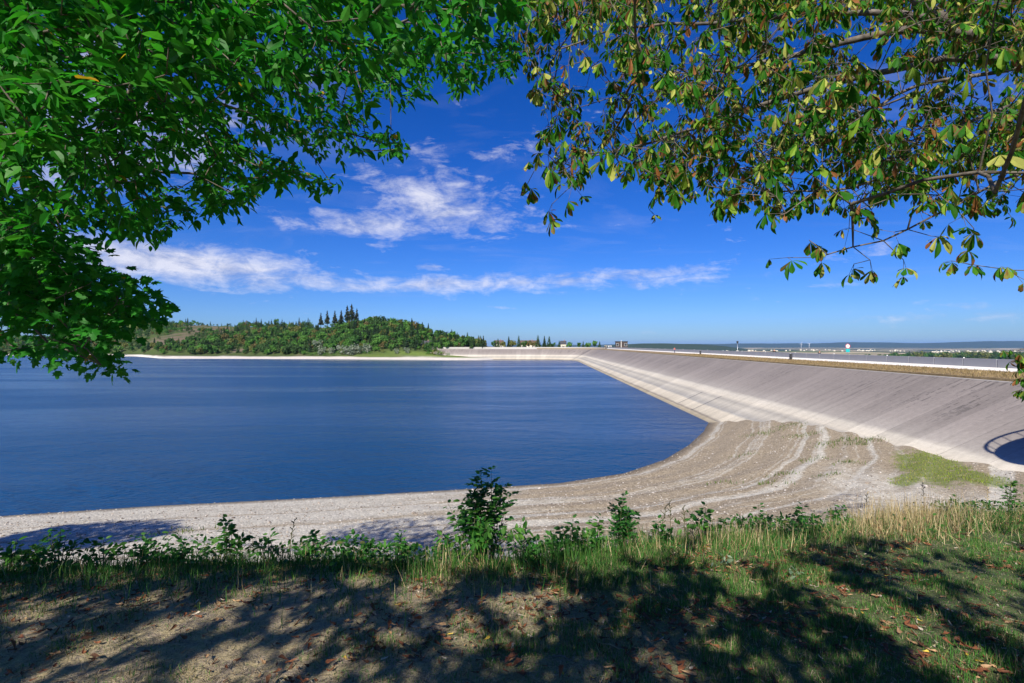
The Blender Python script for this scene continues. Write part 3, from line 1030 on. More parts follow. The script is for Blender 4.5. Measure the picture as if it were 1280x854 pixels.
# lamp
p = on_dam(u_at_y(123.0), 22.6, -2.58)
lp = empty('street_lamp', tuple(p))
tag(lp, 'slim lamp post with a dark lantern rising beyond the crest wall', 'lamp')
mb = MB(); mb.tube([(0, 0, -0.1), (0, 0, 0.8), (0, 0, 3.0)], [0.08, 0.055, 0.045], 8); mb.build('pole', M_steel, lp, True)
mb = MB(); mb.tube([(0, 0, 3.0), (0, 0, 3.1), (0, 0, 3.45), (0, 0, 3.55)], [0.10, 0.20, 0.24, 0.10], 8); mb.build('lantern', M_dark, lp)

# the operating building at the corner of the dam
def house(name, label, cat, loc, rz, w, d, hgt, roof_h, wall, roof, wins, door=True, flat=False):
    o = empty(name, tuple(loc), rz)
    tag(o, label, cat)
    mb = MB()
    a, b = w/2, d/2
    mb.box(-a, a, -b, b, -1.5, hgt)
    if not flat:
        for s in (-1, 1):
            mb.face([(s*a*0.999, -b, hgt-0.002), (s*a*0.999, b, hgt-0.002), (s*a*0.999, 0, hgt+roof_h)])
    wl_ = mb.build('wall', wall, o)
    mb = MB()
    if flat:
        mb.box(-a-0.25, a+0.25, -b-0.25, b+0.25, hgt+0.003, hgt+0.35)
    else:
        e = 0.45; sl_ = roof_h/b
        for s in (-1, 1):
            y0, z0 = s*(b+e), hgt-e*sl_+0.06
            P = [(-a-e, y0, z0), (a+e, y0, z0), (a+e, 0, hgt+roof_h+0.06), (-a-e, 0, hgt+roof_h+0.06)]
            mb.face(P); mb.face([(x, y, z+0.2) for x, y, z in P][::-1])
            mb.face([P[0], P[1], (P[1][0], P[1][1], P[1][2]+0.2), (P[0][0], P[0][1], P[0][2]+0.2)])
            mb.face([P[1], P[2], (P[2][0], P[2][1], P[2][2]+0.2), (P[1][0], P[1][1], P[1][2]+0.2)])
            mb.face([P[3], P[0], (P[0][0], P[0][1], P[0][2]+0.2), (P[3][0], P[3][1], P[3][2]+0.2)])
    rf = mb.build('roof', roof, o)
    if not flat:
        mb = MB(); mb.box(a*0.3, a*0.3+0.7, -0.35, 0.35, hgt+roof_h-0.8, hgt+roof_h+1.1); mb.build('chimney', M_brick, rf)
    for (x, z, ww, hh) in wins:
        mb = MB()
        mb.box(x-ww/2-0.09, x-ww/2, -b-0.07, -b-0.003, z, z+hh); mb.box(x+ww/2, x+ww/2+0.09, -b-0.07, -b-0.003, z, z+hh)
        mb.box(x-ww/2-0.09, x+ww/2+0.09, -b-0.07, -b-0.003, z+hh+0.001, z+hh+0.1); mb.box(x-ww/2-0.12, x+ww/2+0.12, -b-0.12, -b-0.003, z-0.1, z-0.001)
        wi = mb.build('window', M_signw, o)
        mb = MB(); mb.box(x-ww/2, x+ww/2, -b-0.03, -b-0.004, z, z+hh); mb.build('pane', M_glass, wi)
    if door:
        mb = MB(); mb.box(-0.5, 0.5, -b-0.05, -b-0.003, 0, 2.1); mb.build('door', M_brownclad, o)
    return o


bld = house('gatehouse', 'dark brown boxy building with a pale pole at the bend of the dam', 'building', (86.5, 405, -2.2), -0.15, 9.2, 7, 4.9, 0, M_brownclad, M_dark,
            [(-3.2, 1.6, 1.6, 1.8), (3.1, 1.6, 1.8, 1.8)], True, True)
mb = MB(); mb.box(-0.55, -0.15, -3.75, -3.51, -1, 5.9); mb.build('vent_pipe', M_white, bld)
mb = MB(); mb.box(-4.55, 4.55, -3.56, -3.505, 2.8, 3.0); mb.build('fascia_band', M_dark, bld)
kx = house('kiosk', 'tiny white hut at the bend of the dam left of the dark building', 'hut', (76.5, 400, -2.6), -0.2, 2.4, 2.2, 2.0, 0, M_signw, M_conc, [(0.6, 0.9, 0.7, 0.6)], True, True)
kx = house('kiosk', 'tiny hut with dark walls between the white hut and the dam bend', 'hut', (73.2, 399, -2.6), -0.2, 2.0, 2.2, 1.9, 0, M_dark, M_conc, [(0.5, 0.9, 0.7, 0.5)], True, True)

house('house', 'pink house with a dark roof among shrubs on the far shore', 'house', (-73, 436, -4.0), 0.12, 8, 7, 4.2, 3.4, M_pink, M_slate, [(-2.4, 1.1, 1.2, 1.3), (2.3, 1.1, 1.2, 1.3), (0.2, 2.9, 1.0, 1.0)])
house('house', 'brick house half hidden by trees left of the far dam arm', 'house', (-32, 462, -2.6), -0.1, 9, 8, 5.4, 3.0, M_brick, M_tile, [(-2.6, 1.1, 1.2, 1.4), (2.4, 1.1, 1.2, 1.4)])
house('house', 'pale house with a brown roof where the wooded hill meets the far dam', 'house', (-12, 470, -3.4), 0.05, 8, 8, 5.0, 2.6, M_cream, M_tile, [(-2.6, 1.1, 1.2, 1.4), (2.4, 1.1, 1.2, 1.4), (0, 3.3, 1.0, 1.1)])
house('inn', 'wide brown roofed building behind the conifers on the far dam arm', 'building', (16, 480, -3.6), 0.0, 17, 9, 4.6, 3.2, M_cream, M_tile, [(-6, 1.1, 1.4, 1.5), (-3, 1.1, 1.4, 1.5), (3, 1.1, 1.4, 1.5), (6, 1.1, 1.4, 1.5)])
house('house', 'small cream house with a pointed dark roof right of the conifers', 'house', (45.5, 455, -2.8), 0.0, 4.6, 5, 4.0, 2.4, M_cream, M_slate, [(-1.2, 1.2, 0.9, 1.2), (1.3, 1.2, 0.9, 1.2)])

# a viewing deck on a column, just outside the view on the right: its shade lies on the lining
dk = empty('viewing_deck', (32.2, 22.6, -8.2))
tag(dk, 'round concrete deck with a railing on a column beside the dam', 'deck')
mb = MB(); mb.tube([(0, 0, -2), (0, 0, 9.6)], 0.7, 16); mb.build('column', M_conc, dk, True)
mb = MB(); mb.tube([(0, 0, 9.6), (0, 0, 9.95)], 3.3, 40); mb.build('deck_slab', M_conc, dk)
mb = MB()
for k in range(24):
    a = 2*math.pi*k/24
    mb.tube([(3.22*math.cos(a), 3.22*math.sin(a), 9.95), (3.22*math.cos(a), 3.22*math.sin(a), 11.1)], 0.03, 5)
tag(mb.build('balusters', M_steel, dk), kind='stuff')
mb = MB(); mb.tube([(3.22*math.cos(2*math.pi*k/40), 3.22*math.sin(2*math.pi*k/40), 11.12) for k in range(41)], 0.10, 6, False); mb.build('handrail', M_steel, dk)


# ------------------------------------------------------------------ far trees
def crown_cloud(n, lumps, size, rng, cols, squash=1.0):
    """leaf-clump quads through a crown made of lumps (x, y, z, r)"""
    lumps = np.array(lumps)
    w = lumps[:, 3]**2; k = rng.choice(len(lumps), n, p=w/w.sum())
    d = unit(rng.normal(size=(n, 3)))
    r = lumps[k, 3]*(0.55+0.5*rng.random(n))
    P = lumps[k, :3]+d*r[:, None]*np.array([1, 1, squash])
    T = np.array([(-0.5, -0.3, 0), (0.45, -0.45, 0.08), (0.55, 0.4, -0.05), (-0.1, 0.62, 0.1), (-0.55, 0.25, 0)])
    F = np.array([[0, 1, 2], [0, 2, 3], [0, 3, 4]])
    nr = unit(d+0.6*rng.normal(size=(n, 3))+np.array([0, 0, 0.3]))
    M = frames(unit(np.cross(nr, rng.normal(size=(n, 3)))), nr)
    c = np.array(cols)[rng.integers(0, len(cols), n)]*(0.75+0.5*rng.random((n, 1)))
    return scatter(T, F, P, M, size*(0.7+0.6*rng.random(n)), c)


def trunk_arrays(pts, rads, k, col):
    mb = MB(); mb.tube(pts, rads, k)
    V = np.array(mb.v); F = []
    for f in mb.f:
        for q in range(1, len(f)-1): F.append((f[0], f[q], f[q+1]))
    return V, np.array(F), np.tile(np.array(col, float), (len(V), 1))


BARK = (0.085, 0.065, 0.05)


def broad_proto(seed, h, w, cols, n=260):
    rng = np.random.default_rng(seed)
    lumps = [(0, 0, h*0.60, w*0.42)]
    for k in range(8):
        a = rng.random()*6.28; z = h*(0.30+0.55*rng.random()); q = w*0.34*(1.15-abs(z/h-0.5))
        lumps.append((math.cos(a)*q, math.sin(a)*q, z, w*(0.16+0.12*rng.random())))
    parts = [crown_cloud(n, lumps, h*0.105, rng, cols)]
    parts.append(trunk_arrays([(0, 0, -0.6), (0.05*h*rng.normal()*0.3, 0, h*0.4), (0, 0, h*0.75)], [h*0.03, h*0.02, h*0.008], 5, BARK))
    return merge(parts)


def spruce_proto(seed, h, w, cols, bare=0.08, n=300):
    rng = np.random.default_rng(seed)
    f = rng.random(n)**0.75
    z = h*(bare+(1-bare)*(1-f)) if False else h*(1-(1-bare)*f)
    r = w*0.5*(0.06+0.94*f)*(0.35+0.75*rng.random(n))
    a = rng.random(n)*6.28
    P = np.stack([np.cos(a)*r, np.sin(a)*r, z], 1)
    ax = np.stack([np.cos(a), np.sin(a), -0.35+0.3*rng.normal(size=n)], 1)
    T = np.array([(-0.5, -0.5, 0), (0.5, -0.5, 0), (0.25, 0.4, -0.1), (0, 0.7, -0.2), (-0.3, 0.35, -0.1)])
    F = np.array([[0, 1, 2], [0, 2, 3], [0, 3, 4]])
    c = np.array(cols)[rng.integers(0, len(cols), n)]*(0.7+0.6*rng.random((n, 1)))
    M = frames(ax, np.array([0, 0, 1.0])+0.5*rng.normal(size=(n, 3)))
    parts = [scatter(T, F, P, M, h*0.075*(0.5+0.8*f), c)]
    parts.append(trunk_arrays([(0, 0, -0.6), (0, 0, h*0.5), (0, 0, h*0.99)], [h*0.020, h*0.013, h*0.003], 5, BARK))
    return merge(parts)


GREENS = {'mid': [(0.042, 0.115, 0.026), (0.06, 0.13, 0.03), (0.034, 0.09, 0.022)],
          'bright': [(0.065, 0.165, 0.03), (0.055, 0.145, 0.025), (0.09, 0.18, 0.035)],
          'olive': [(0.12, 0.135, 0.035), (0.10, 0.12, 0.03), (0.15, 0.15, 0.05)],
          'brown': [(0.16, 0.12, 0.05), (0.12, 0.10, 0.04), (0.10, 0.11, 0.035)],
          'dark': [(0.035, 0.075, 0.024), (0.045, 0.085, 0.026)],
          'silver': [(0.16, 0.19, 0.14), (0.12, 0.155, 0.11), (0.20, 0.22, 0.17)]}
KIND = {}


def proto(key, name, arr):
    V, F, T = arr
    T = T*1.35; arr = (V, F, T)
    KIND[key] = (name, mesh(name, V, F, M_far, tint=T), arr)


for k, (g, nm) in enumerate((('mid', 'broadleaf_tree'), ('bright', 'broadleaf_tree'), ('olive', 'broadleaf_tree'), ('brown', 'broadleaf_tree'), ('dark', 'broadleaf_tree'))):
    proto(g, nm, broad_proto(20+k, 8.0, 6.2, GREENS[g]))
    proto(g+'2', nm, broad_proto(40+k, 8.6, 5.0, GREENS[g]))
proto('silver', 'willow_shrub', broad_proto(60, 5.0, 6.5, GREENS['silver'], 240))
proto('spruce', 'spruce_tree', spruce_proto(70, 9.0, 4.2, GREENS['dark']))
proto('spruce2', 'spruce_tree', spruce_proto(71, 10.0, 3.6, [(0.03, 0.06, 0.025), (0.022, 0.04, 0.02)]))
proto('tallpine', 'pine_tree', spruce_proto(72, 16.0, 4.4, [(0.028, 0.045, 0.022), (0.05, 0.05, 0.03), (0.02, 0.035, 0.018)], 0.36, 150))
proto('shrub', 'shrub', broad_proto(73, 2.6, 4.0, GREENS['bright'], 150))
proto('shrub2', 'shrub', broad_proto(74, 2.6, 3.6, GREENS['olive'], 150))


def far_tree(key, x, y, z, s, label, cat, group=None):
    name, me, _ = KIND[key]
    o = obj(name, me)
    o.location = (x, y, z); o.scale = (s*random.uniform(.88, 1.15), s*random.uniform(.88, 1.15), s)
    o.rotation_euler = (0, 0, random.uniform(0, 6.28))
    return tag(o, label, cat, group)


# seven tall pines on the skyline
tall = [(401, 405.5, 1.0, 'leftmost tall dark pine of the row on the wooded skyline'), (409, 405.5, 1.05, 'second tall pine from the left of the skyline row'),
        (418.5, 405.5, 1.1, 'bushy tall pine just left of the middle of the skyline row'), (426.5, 405.5, 1.0, 'brownish tall pine in the middle of the skyline row'),
        (434, 404.5, 1.18, 'broadest tall pine of the skyline row'), (439.5, 404, 1.15, 'second tall pine from the right of the skyline row'),
        (446, 403.5, 1.05, 'slim tall pine at the right end of the skyline row')]
for (px, py, s, lab) in tall:
    y = 535.0; x = (px-640)/640*y
    z = hill_z(np.array([px]), np.array([y]))[0]
    far_tree('tallpine', x, y, z-0.5, s*1.28*random.uniform(0.9, 1.1), lab, 'tree', 'tall pines on the skyline')
for (px, y, s, lab) in ((234.5, 770, 1.05, 'lone tall conifer on the bare skyline of the left hill'), (515.5, 512, 0.85, 'dark conifer rising above the hilltop woods right of the tall pines'),
                        (558.5, 478, 0.7, 'narrow conifer above the trees near the end of the wooded hill'), (155.5, 640, 0.8, 'dark conifer on the slope beside the maple leaves')):
    x = (px-640)/640*y
    far_tree('spruce2', x, y, hill_z(np.array([px]), np.array([float(y)]))[0]-0.4, s*1.2, lab, 'tree')

# trees on the far arm of the dam: px, ground distance, height factor, kind
arm = [(617, 440, .55, 'mid'), (622.5, 436, .62, 'spruce'), (629, 440, .5, 'olive'), (636, 438, .68, 'spruce2'), (641, 436, .6, 'olive'), (648.5, 436, .80, 'spruce'),
       (655, 440, .55, 'mid'), (661, 446, .55, 'brown2'), (667, 446, .55, 'brown'), (672.5, 436, .82, 'spruce'), (680.5, 436, .70, 'spruce2'), (686.5, 436, .76, 'spruce'),
       (692, 438, .42, 'mid'), (699, 436, .50, 'spruce'), (711.5, 436, .50, 'bright'), (724, 436, .45, 'mid2'), (729, 438, .46, 'spruce'), (735, 436, .46, 'bright'),
       (743, 436, .55, 'bright2'), (749.5, 436, .45, 'spruce'), (757, 440, .25, 'olive'), (763, 444, .22, 'olive')]
for (px, y, s, key) in arm:
    x = (px-640)/640*y
    kind = 'small dark conifer' if 'spruce' in key else 'round leafy tree'
    far_tree(key, x, y, -2.9, s*1.55, f'{kind} in the row behind the white wall of the far dam arm', 'tree', f'{kind}s behind the far dam arm')

# hillside woods
rng = np.random.default_rng(11)
N = 10000
px = -60+rng.random(N)*690
tv = rng.random(N)*1.13
ryy = np.interp(px, RID[:, 0], RID[:, 1]); syy = np.interp(px, SHR[:, 0], SHR[:, 1])
yy = syy+(ryy-syy)*(0.10+0.97*tv)
zz = hill_z(px, yy); xx = (px-640)/640*yy
clear = gauss_px(xx, yy, zz, [(262, 411, 36, 4, 0), (215, 424, 36, 6, -8), (543, 421, 12, 2.5, 0), (405, 412, 16, 4, 0), (150, 410, 30, 4, 0), (300, 437, 8, 3, 0), (520, 441, 36, 4, 0), (480, 445, 60, 2.5, 0)])
keep = (rng.random(N) > clear*1.05) & (yy-syy > 13) & ((px < 536) | (yy > 412)) & ~((px > 605))
keep &= (px > 335) | (rng.random(N) < 0.55)
keep &= ~((px > 526) & (px < 540) & (yy < 437) & (yy > 422))
cand = np.nonzero(keep)[0]
taken = []
cell = {}
for i in cand:
    sp = 3.6 if yy[i] < 520 else 5.5
    a, b = int(xx[i]//sp), int(yy[i]//sp)
    if any((a+da, b+db) in cell and math.hypot(xx[i]-xx[cell[(a+da, b+db)]], yy[i]-yy[cell[(a+da, b+db)]]) < sp for da in (-1, 0, 1) for db in (-1, 0, 1)): continue
    cell[(a, b)] = i; taken.append(i)
taken = np.array(taken)
order = taken[np.argsort(yy[taken])]
nb = ns = nw = nh = 0
rest = []
far_left = 0
for i in order:
    P_, t_ = px[i], (yy[i]-syy[i])/(ryy[i]-syy[i])
    r = rng.random(); pn = fbm(xx[i], yy[i], 0.016, 2, 4)
    sb_ = yy[i]-syy[i]
    if sb_ < 21:
        key = rng.choice(['shrub', 'shrub2', 'silver', 'bright'], p=[.42, .28, .16, .14]); s = (0.8+0.5*r) if key != 'bright' else 0.55
        if P_ > 350 and P_ < 480 and key == 'silver': s *= 1.1
    elif pn > 0.66 and r < 0.6 or r < 0.10 or (330 < P_ < 400 and t_ > 0.7 and r < .6):
        key = 'spruce' if r < 0.05 or .2 < r < .4 else 'spruce2'; s = 0.60+0.65*rng.random()
    else:
        key = rng.choice(['mid', 'bright', 'olive', 'brown', 'dark', 'mid2', 'bright2', 'olive2', 'brown2'], p=[.18, .15, .07, .03, .26, .13, .12, .04, .02]); s = 0.50+0.35*rng.random()+0.55*rng.random()**4
    if clear[i] > 0.25: s *= 0.6
    nm = KIND[key][0]
    where = ('low on the ', 'halfway up the ', 'high on the ')[int(np.clip(t_*3, 0, 2))]+('slope above the far left cove' if P_ < 190 else 'left hillside' if P_ < 265 else 'slope beside the brown clearing' if P_ < 330 else 'slope left of the tall pines' if P_ < 400
             else 'slope below the tall pines' if P_ < 450 else 'slope right of the tall pines' if P_ < 510 else 'slope near the far dam arm')
    done = False
    if nm == 'broadleaf_tree' and nb < 270 and P_ > 110:
        far_tree(key, xx[i], yy[i], zz[i]-0.2, s, {'m': 'mid green', 'b': 'bright green', 'o': 'olive green', 'd': 'dark green'}[key[0]].replace('bright green', 'rusty brown' if 'brown' in key else 'bright green')
                 + ' leafy tree ' + where, 'tree', 'leafy trees of the far woods'); nb += 1; done = True
    elif nm == 'spruce_tree' and ns < 130 and P_ > 110:
        far_tree(key, xx[i], yy[i], zz[i]-0.2, s, ('slender' if key == 'spruce2' else 'broad') + ' dark conifer among leafy trees ' + where, 'tree', 'conifers of the far woods'); ns += 1; done = True
    elif nm == 'shrub' and nh < 110:
        far_tree(key, xx[i], yy[i], zz[i]-0.2, s, ('bright' if key == 'shrub' else 'olive') + ' green shrub ' + where, 'shrub', 'shrubs along the far shore'); nh += 1; done = True
    elif nm == 'willow_shrub' and nw < 40:
        far_tree(key, xx[i], yy[i], zz[i]-0.2, s, 'silvery willow shrub ' + where, 'shrub', 'silvery shrubs of the far shore'); nw += 1; done = True
    if not done: rest.append((key, i, s))
for (px_, y, s, key) in ((538, 398, 1.5, 'shrub'), (544, 397, 1.9, 'shrub2'), (549, 396, 1.7, 'shrub'), (554, 395, 1.3, 'shrub2'), (560, 394, 1.0, 'shrub'), (533, 404, .8, 'mid'), (541, 406, .85, 'dark'), (547, 412, .8, 'bright'), (553, 414, .75, 'mid2'), (561, 415, .7, 'dark2')):
    z = hill_z(np.array([float(px_)]), np.array([float(y)]))[0]
    far_tree(key, (px_-640)/640*y, y, z-0.3, s, ('green shrub' if 'shrub' in key else 'leafy tree') + ' where the far dam arm runs into the wooded hill', 'shrub' if 'shrub' in key else 'tree', 'greenery at the end of the far dam arm')
for (px_, y, s) in ((398, 436, 1.5), (428, 414, 1.45), (436, 411, 1.3), (443, 413, 1.5), (450, 411, 1.2), (458, 413, 1.35), (495, 404, 0.8), (508, 403, 0.9)):
    z = hill_z(np.array([float(px_)]), np.array([float(y)]))[0]
    far_tree('silver', (px_-640)/640*y, y, z-0.2, s, 'large silvery willow shrub standing out on the far shore', 'shrub', 'large silvery shrubs of the far shore')
if rest:
    parts = []
    for key, i, s in rest:
        V, F, T = KIND[key][2]
        a = rng.random()*6.28; c, sn = math.cos(a), math.sin(a)
        st = 2 if yy[i] > 560 else 1
        parts.append((np.stack([(V[:, 0]*c-V[:, 1]*sn)*s+xx[i], (V[:, 0]*sn+V[:, 1]*c)*s+yy[i], V[:, 2]*s+zz[i]-0.2], 1), F[::st] if st > 1 else F, T))
    V, F, T = merge(parts)
    tag(obj('woodland', mesh('woodland', V, F, M_far, tint=T)), kind='stuff')

# belt of trees beyond the crest wall, a kilometre and a half out on the plain
parts = []
for k in range(420):
    d = 1380+rng.random()*420
    f = rng.random()
    P_ = 1010+f*560
    x = (P_-640)/640*d
    s = (1.1+1.7*sstep(P_, 1030, 1150))*(0.75+0.5*rng.random())
    key = ('mid', 'dark', 'olive2', 'spruce', 'mid2')[rng.integers(0, 5)]
    V, F, T = KIND[key][2]
    parts.append((V*np.array([1.5, 1.5, 1])*s+np.array([x, d, -47]), F[::2], T))
V, F, T = merge(parts)
tag(obj('tree_belt', mesh('tree_belt', V, F, M_far, tint=T)), kind='stuff')

# villages on the plain
mbv = MB(); 
for (P0, P1, d0, d1, n) in ((1165, 1270, 3000, 5200, 70), (1000, 1130, 4400, 6600, 45), (905, 990, 4200, 5600, 30)):
    for k in range(n):
        d = d0+(d1-d0)*rng.random(); x = ((P0+(P1-P0)*rng.random())-640)/640*d
        z = -46-14*float(sstep(math.hypot(x, d), 2500, 7000)); w = 4+rng.random()*5; q = 4+rng.random()*4; hh = 3+rng.random()*4
        mbv.box(x-w, x+w, d-q, d+q, z-4, z+hh)
        mbv.face([(x-w, d-q-.5, z+hh), (x+w, d-q-.5, z+hh), (x+w, d, z+hh+3), (x-w, d, z+hh+3)])
        mbv.face([(x-w, d+q+.5, z+hh), (x+w, d+q+.5, z+hh), (x+w, d, z+hh+3), (x-w, d, z+hh+3)])
tag(mbv.build('village', M_cream), kind='stuff')

# wind turbines near the horizon
for k, (px_, d, lab) in enumerate(((1001.5, 9000, 'left one of two tiny white wind turbines on the hazy plain'), (1011.5, 9300, 'right one of two tiny white wind turbines on the hazy plain'))):
    o = empty('wind_turbine', ((px_-640)/640*d, d, -62)); tag(o, lab, 'wind turbine', 'wind turbines on the plain')
    mb = MB(); mb.tube([(0, 0, -3), (0, 0, 85)], [3.2, 1.6], 8); mb.build('tower', M_signw, o, True)
    mb = MB(); mb.tube([(0, -5, 86), (0, 5, 86)], 2.4, 8); mb.build('nacelle', M_signw, o)
    for b in range(3):
        a = R(20+120*b+35*k)
        mb = MB(); mb.tube([(0, -6, 86), (math.sin(a)*10, -6, 86+math.cos(a)*10), (math.sin(a)*42, -6, 86+math.cos(a)*42)], [1.2, 2.2, 0.5], 6); mb.build('blade', M_signw, o, True)


# ------------------------------------------------------------------ leaves
def ovate(wid=0.52, fold=0.12, droop=0.10):
    y = [0.0, 0.16, 0.42, 0.70, 0.90, 1.0]
    w = [0.0, 0.36, 0.5, 0.36, 0.15, 0.0]
    V = [(0, 0, 0)]
    for k in range(1, 5):
        z = -droop*y[k]**2
        V += [(-w[k]*wid, y[k], z+fold*w[k]), (0, y[k], z), (w[k]*wid, y[k], z+fold*w[k])]
    V.append((0, 1.0, -droop*1.1))
    F = [(0, 2, 1), (0, 3, 2)]
    for k in range(3):
        a = 1+3*k
        F += [(a, a+1, a+4), (a, a+4, a+3), (a+1, a+2, a+5), (a+1, a+5, a+4)]
    a = 10
    F += [(a, a+1, 13), (a+1, a+2, 13)]
    return np.array(V, float), np.array(F)


def obovate():
    y = [0.0, 0.28, 0.58, 0.80, 0.93, 1.0]
    w = [0.02, 0.10, 0.24, 0.33, 0.22, 0.0]
    V = [(0, 0, 0)]
    for k in range(1, 5):
        z = -0.22*y[k]**2
        V += [(-w[k]*0.55, y[k], z+0.14*w[k]), (0, y[k], z), (w[k]*0.55, y[k], z+0.14*w[k])]
    V.append((0, 1.0, -0.24))
    F = [(0, 2, 1), (0, 3, 2)]
    for k in range(3):
        a = 1+3*k
        F += [(a, a+1, a+4), (a, a+4, a+3), (a+1, a+2, a+5), (a+1, a+5, a+4)]
    F += [(10, 11, 13), (11, 12, 13)]
    return np.array(V, float), np.array(F)


def maple():
    half = [(0.10, 0.02), (0.34, -0.02), (0.26, 0.16), (0.56, 0.28), (0.36, 0.40), (0.50, 0.66), (0.27, 0.60), (0.17, 0.72), (0.20, 0.86), (0.0, 1.05)]
    pts = [(0, 0.0)]+half+[(-x, y) for x, y in half[-2::-1]]
    V = [(0.0, 0.34, 0.05)]+[(x, y, -0.10*(x*x+(y-.34)**2)*1.6+0.0) for x, y in pts]
    n = len(pts)
    F = [(0, 1+k, 1+(k+1) % n) for k in range(n)]
    return np.array(V, float), np.array(F)


OV, OB, MA = ovate(), obovate(), maple()


class Tree:
    """a branch skeleton grown from limbs to leaf sprays"""
    def __init__(s, seed):
        s.rng = np.random.default_rng(seed)
        s.P, s.par, s.fix = [], [], []
        s.tips = []

    def limb(s, pts, r0, r1, parent=-1, step=0.22, wob=0.02):
        pts = np.array(pts, float)
        L = np.concatenate([[0], np.cumsum(np.linalg.norm(np.diff(pts, axis=0), axis=1))])
        n = max(2, int(L[-1]/step))
        tt = np.linspace(0, L[-1], n+1)
        # smooth curve through the points
        q = np.stack([np.interp(tt, L, pts[:, k]) for k in range(3)], 1)
        for _ in range(3): q[1:-1] = (q[:-2]+2*q[1:-1]+q[2:])/4
        q[1:-1] += s.rng.normal(size=(n-1, 3))*wob
        ids = []
        for k, p in enumerate(q):
            s.P.append(p); s.par.append(parent); s.fix.append(r0+(r1-r0)*k/n)
            parent = len(s.P)-1; ids.append(parent)
        return ids

    def near(s, p):
        return int(np.argmin(np.linalg.norm(np.array(s.P)-p, axis=1)))

    def grow(s, targets, step=0.22, sag=0.06, wob=0.02):
        base = np.array(s.P)
        d = np.array([np.min(np.linalg.norm(base-t, axis=1)) for t in targets])
        cap = len(s.P)+int(len(targets)*14)
        A = np.zeros((cap, 3)); n = len(s.P); A[:n] = base
        dep = np.zeros(cap)
        for k in range(n): dep[k] = 0 if s.par[k] < 0 else dep[s.par[k]]+0.12*np.linalg.norm(A[k]-A[s.par[k]])
        out = np.zeros(len(targets), int)
        dirs = np.zeros((len(targets), 3))
        for k in np.argsort(d):
            t = targets[k]
            c = np.linalg.norm(A[:n]-t, axis=1)
            j = int(np.argmin(c+dep[:n]*0.30))
            a = A[j].copy(); L = c[j]
            m = max(1, int(L/step))
            if n+m >= cap: m = 1
            prev = j
            for q in range(1, m+1):
                f = q/m
                p = a+(t-a)*f+np.array([0, 0, 1.0])*sag*L*4*f*(1-f)*0.6
                if q < m: p = p+s.rng.normal(size=3)*wob
                A[n] = p; s.P.append(p); s.par.append(prev); s.fix.append(0)
                dep[n] = dep[prev]+np.linalg.norm(A[n]-A[prev]); prev = n; n += 1
            out[k] = prev
            dirs[k] = A[prev]-A[s.par[prev]]
        s.tips = out
        return unit(dirs)

    def tubes(s, r_tip=0.0026, power=0.42, k=5, rmax=0.2):
        n = len(s.P); P = np.array(s.P); par = np.array(s.par)
        w = np.zeros(n); has = np.zeros(n, bool)
        has[par[par >= 0]] = True
        w[~has] = 1.0
        for i in range(n-1, -1, -1):
            if par[i] >= 0: w[par[i]] += w[i]
        r = np.maximum(np.minimum(r_tip*w**power, rmax), np.array(s.fix))
        fx = np.array(s.fix)
        r = np.where(fx > 0, fx, r)
        idx = np.nonzero(par >= 0)[0]
        a, b = P[par[idx]], P[idx]
        ra = np.minimum(r[par[idx]], r[idx]*1.5); rb = r[idx]
        t = unit(b-a)
        e = b+t*np.minimum(rb*0.6, 0.02)[:, None]
        ref = np.where(np.abs(t[:, 2:3]) > 0.9, np.array([[1.0, 0, 0]]), np.array([[0, 0, 1.0]]))
        x = unit(np.cross(t, ref)); y = np.cross(t, x)
        an = np.arange(k)*2*math.pi/k
        ring = np.cos(an)[None, :, None]*x[:, None, :]+np.sin(an)[None, :, None]*y[:, None, :]
        V = np.concatenate([a[:, None, :]+ring*ra[:, None, None], e[:, None, :]+ring*rb[:, None, None]], 1)
        j = np.arange(k); j2 = (j+1) % k
        F = np.stack([j, j2, j2+k, j+k], 1)
        FF = F[None]+(np.arange(len(idx))*2*k)[:, None, None]
        return V.reshape(-1, 3), FF.reshape(-1, 4), r


def jit(rng, n, s): return rng.normal(size=(n, 3))*s


def spray_ovate(rng, tips, dirs, m=9, size=0.075, length=0.26):
    """flat two-ranked sprays"""
    n = len(tips)
    d = unit(dirs+jit(rng, n, 0.35)+np.array([0, 0, -0.12]))
    up = unit(np.array([0, 0, 1.0])+jit(rng, n, 0.30))
    side = unit(np.cross(d, up))
    P, A, Nn = [], [], []
    for k in range(m):
        f = (k+0.5)/m
        s = 1 if k % 2 else -1
        P.append(tips+d*((f-0.55)*length)[..., None] if np.ndim(f) else tips+d*((f-0.55)*length)+jit(rng, n, 0.012))
        A.append(unit(d*(0.55+0.5*f)+side*s*(1.0-0.75*(k == m-1))+np.array([0, 0, -0.30])+jit(rng, n, 0.30)))
        Nn.append(unit(up+jit(rng, n, 0.38)))
    P, A, Nn = np.concatenate(P), np.concatenate(A), np.concatenate(Nn)
    return P, A, Nn, size*(0.72+0.5*rng.random(len(P)))


def spray_maple(rng, tips, dirs, m=7, size=0.10, length=0.30):
    n = len(tips)
    d = unit(dirs+jit(rng, n, 0.4))
    P, A, Nn = [], [], []
    for k in range(m):
        q = unit(jit(rng, n, 1.0)*np.array([1, 1, 0.35])+d*0.7)
        P.append(tips+q*(length*(0.25+0.75*rng.random(n)))[:, None])
        A.append(unit(q+np.array([0, 0, -0.35])+jit(rng, n, 0.3)))
        Nn.append(unit(np.array([0, -0.62, 0.70])+q*0.2+jit(rng, n, 0.42)))
    P, A, Nn = np.concatenate(P), np.concatenate(A), np.concatenate(Nn)
    return P, A, Nn, size*(0.65+0.6*rng.random(len(P)))


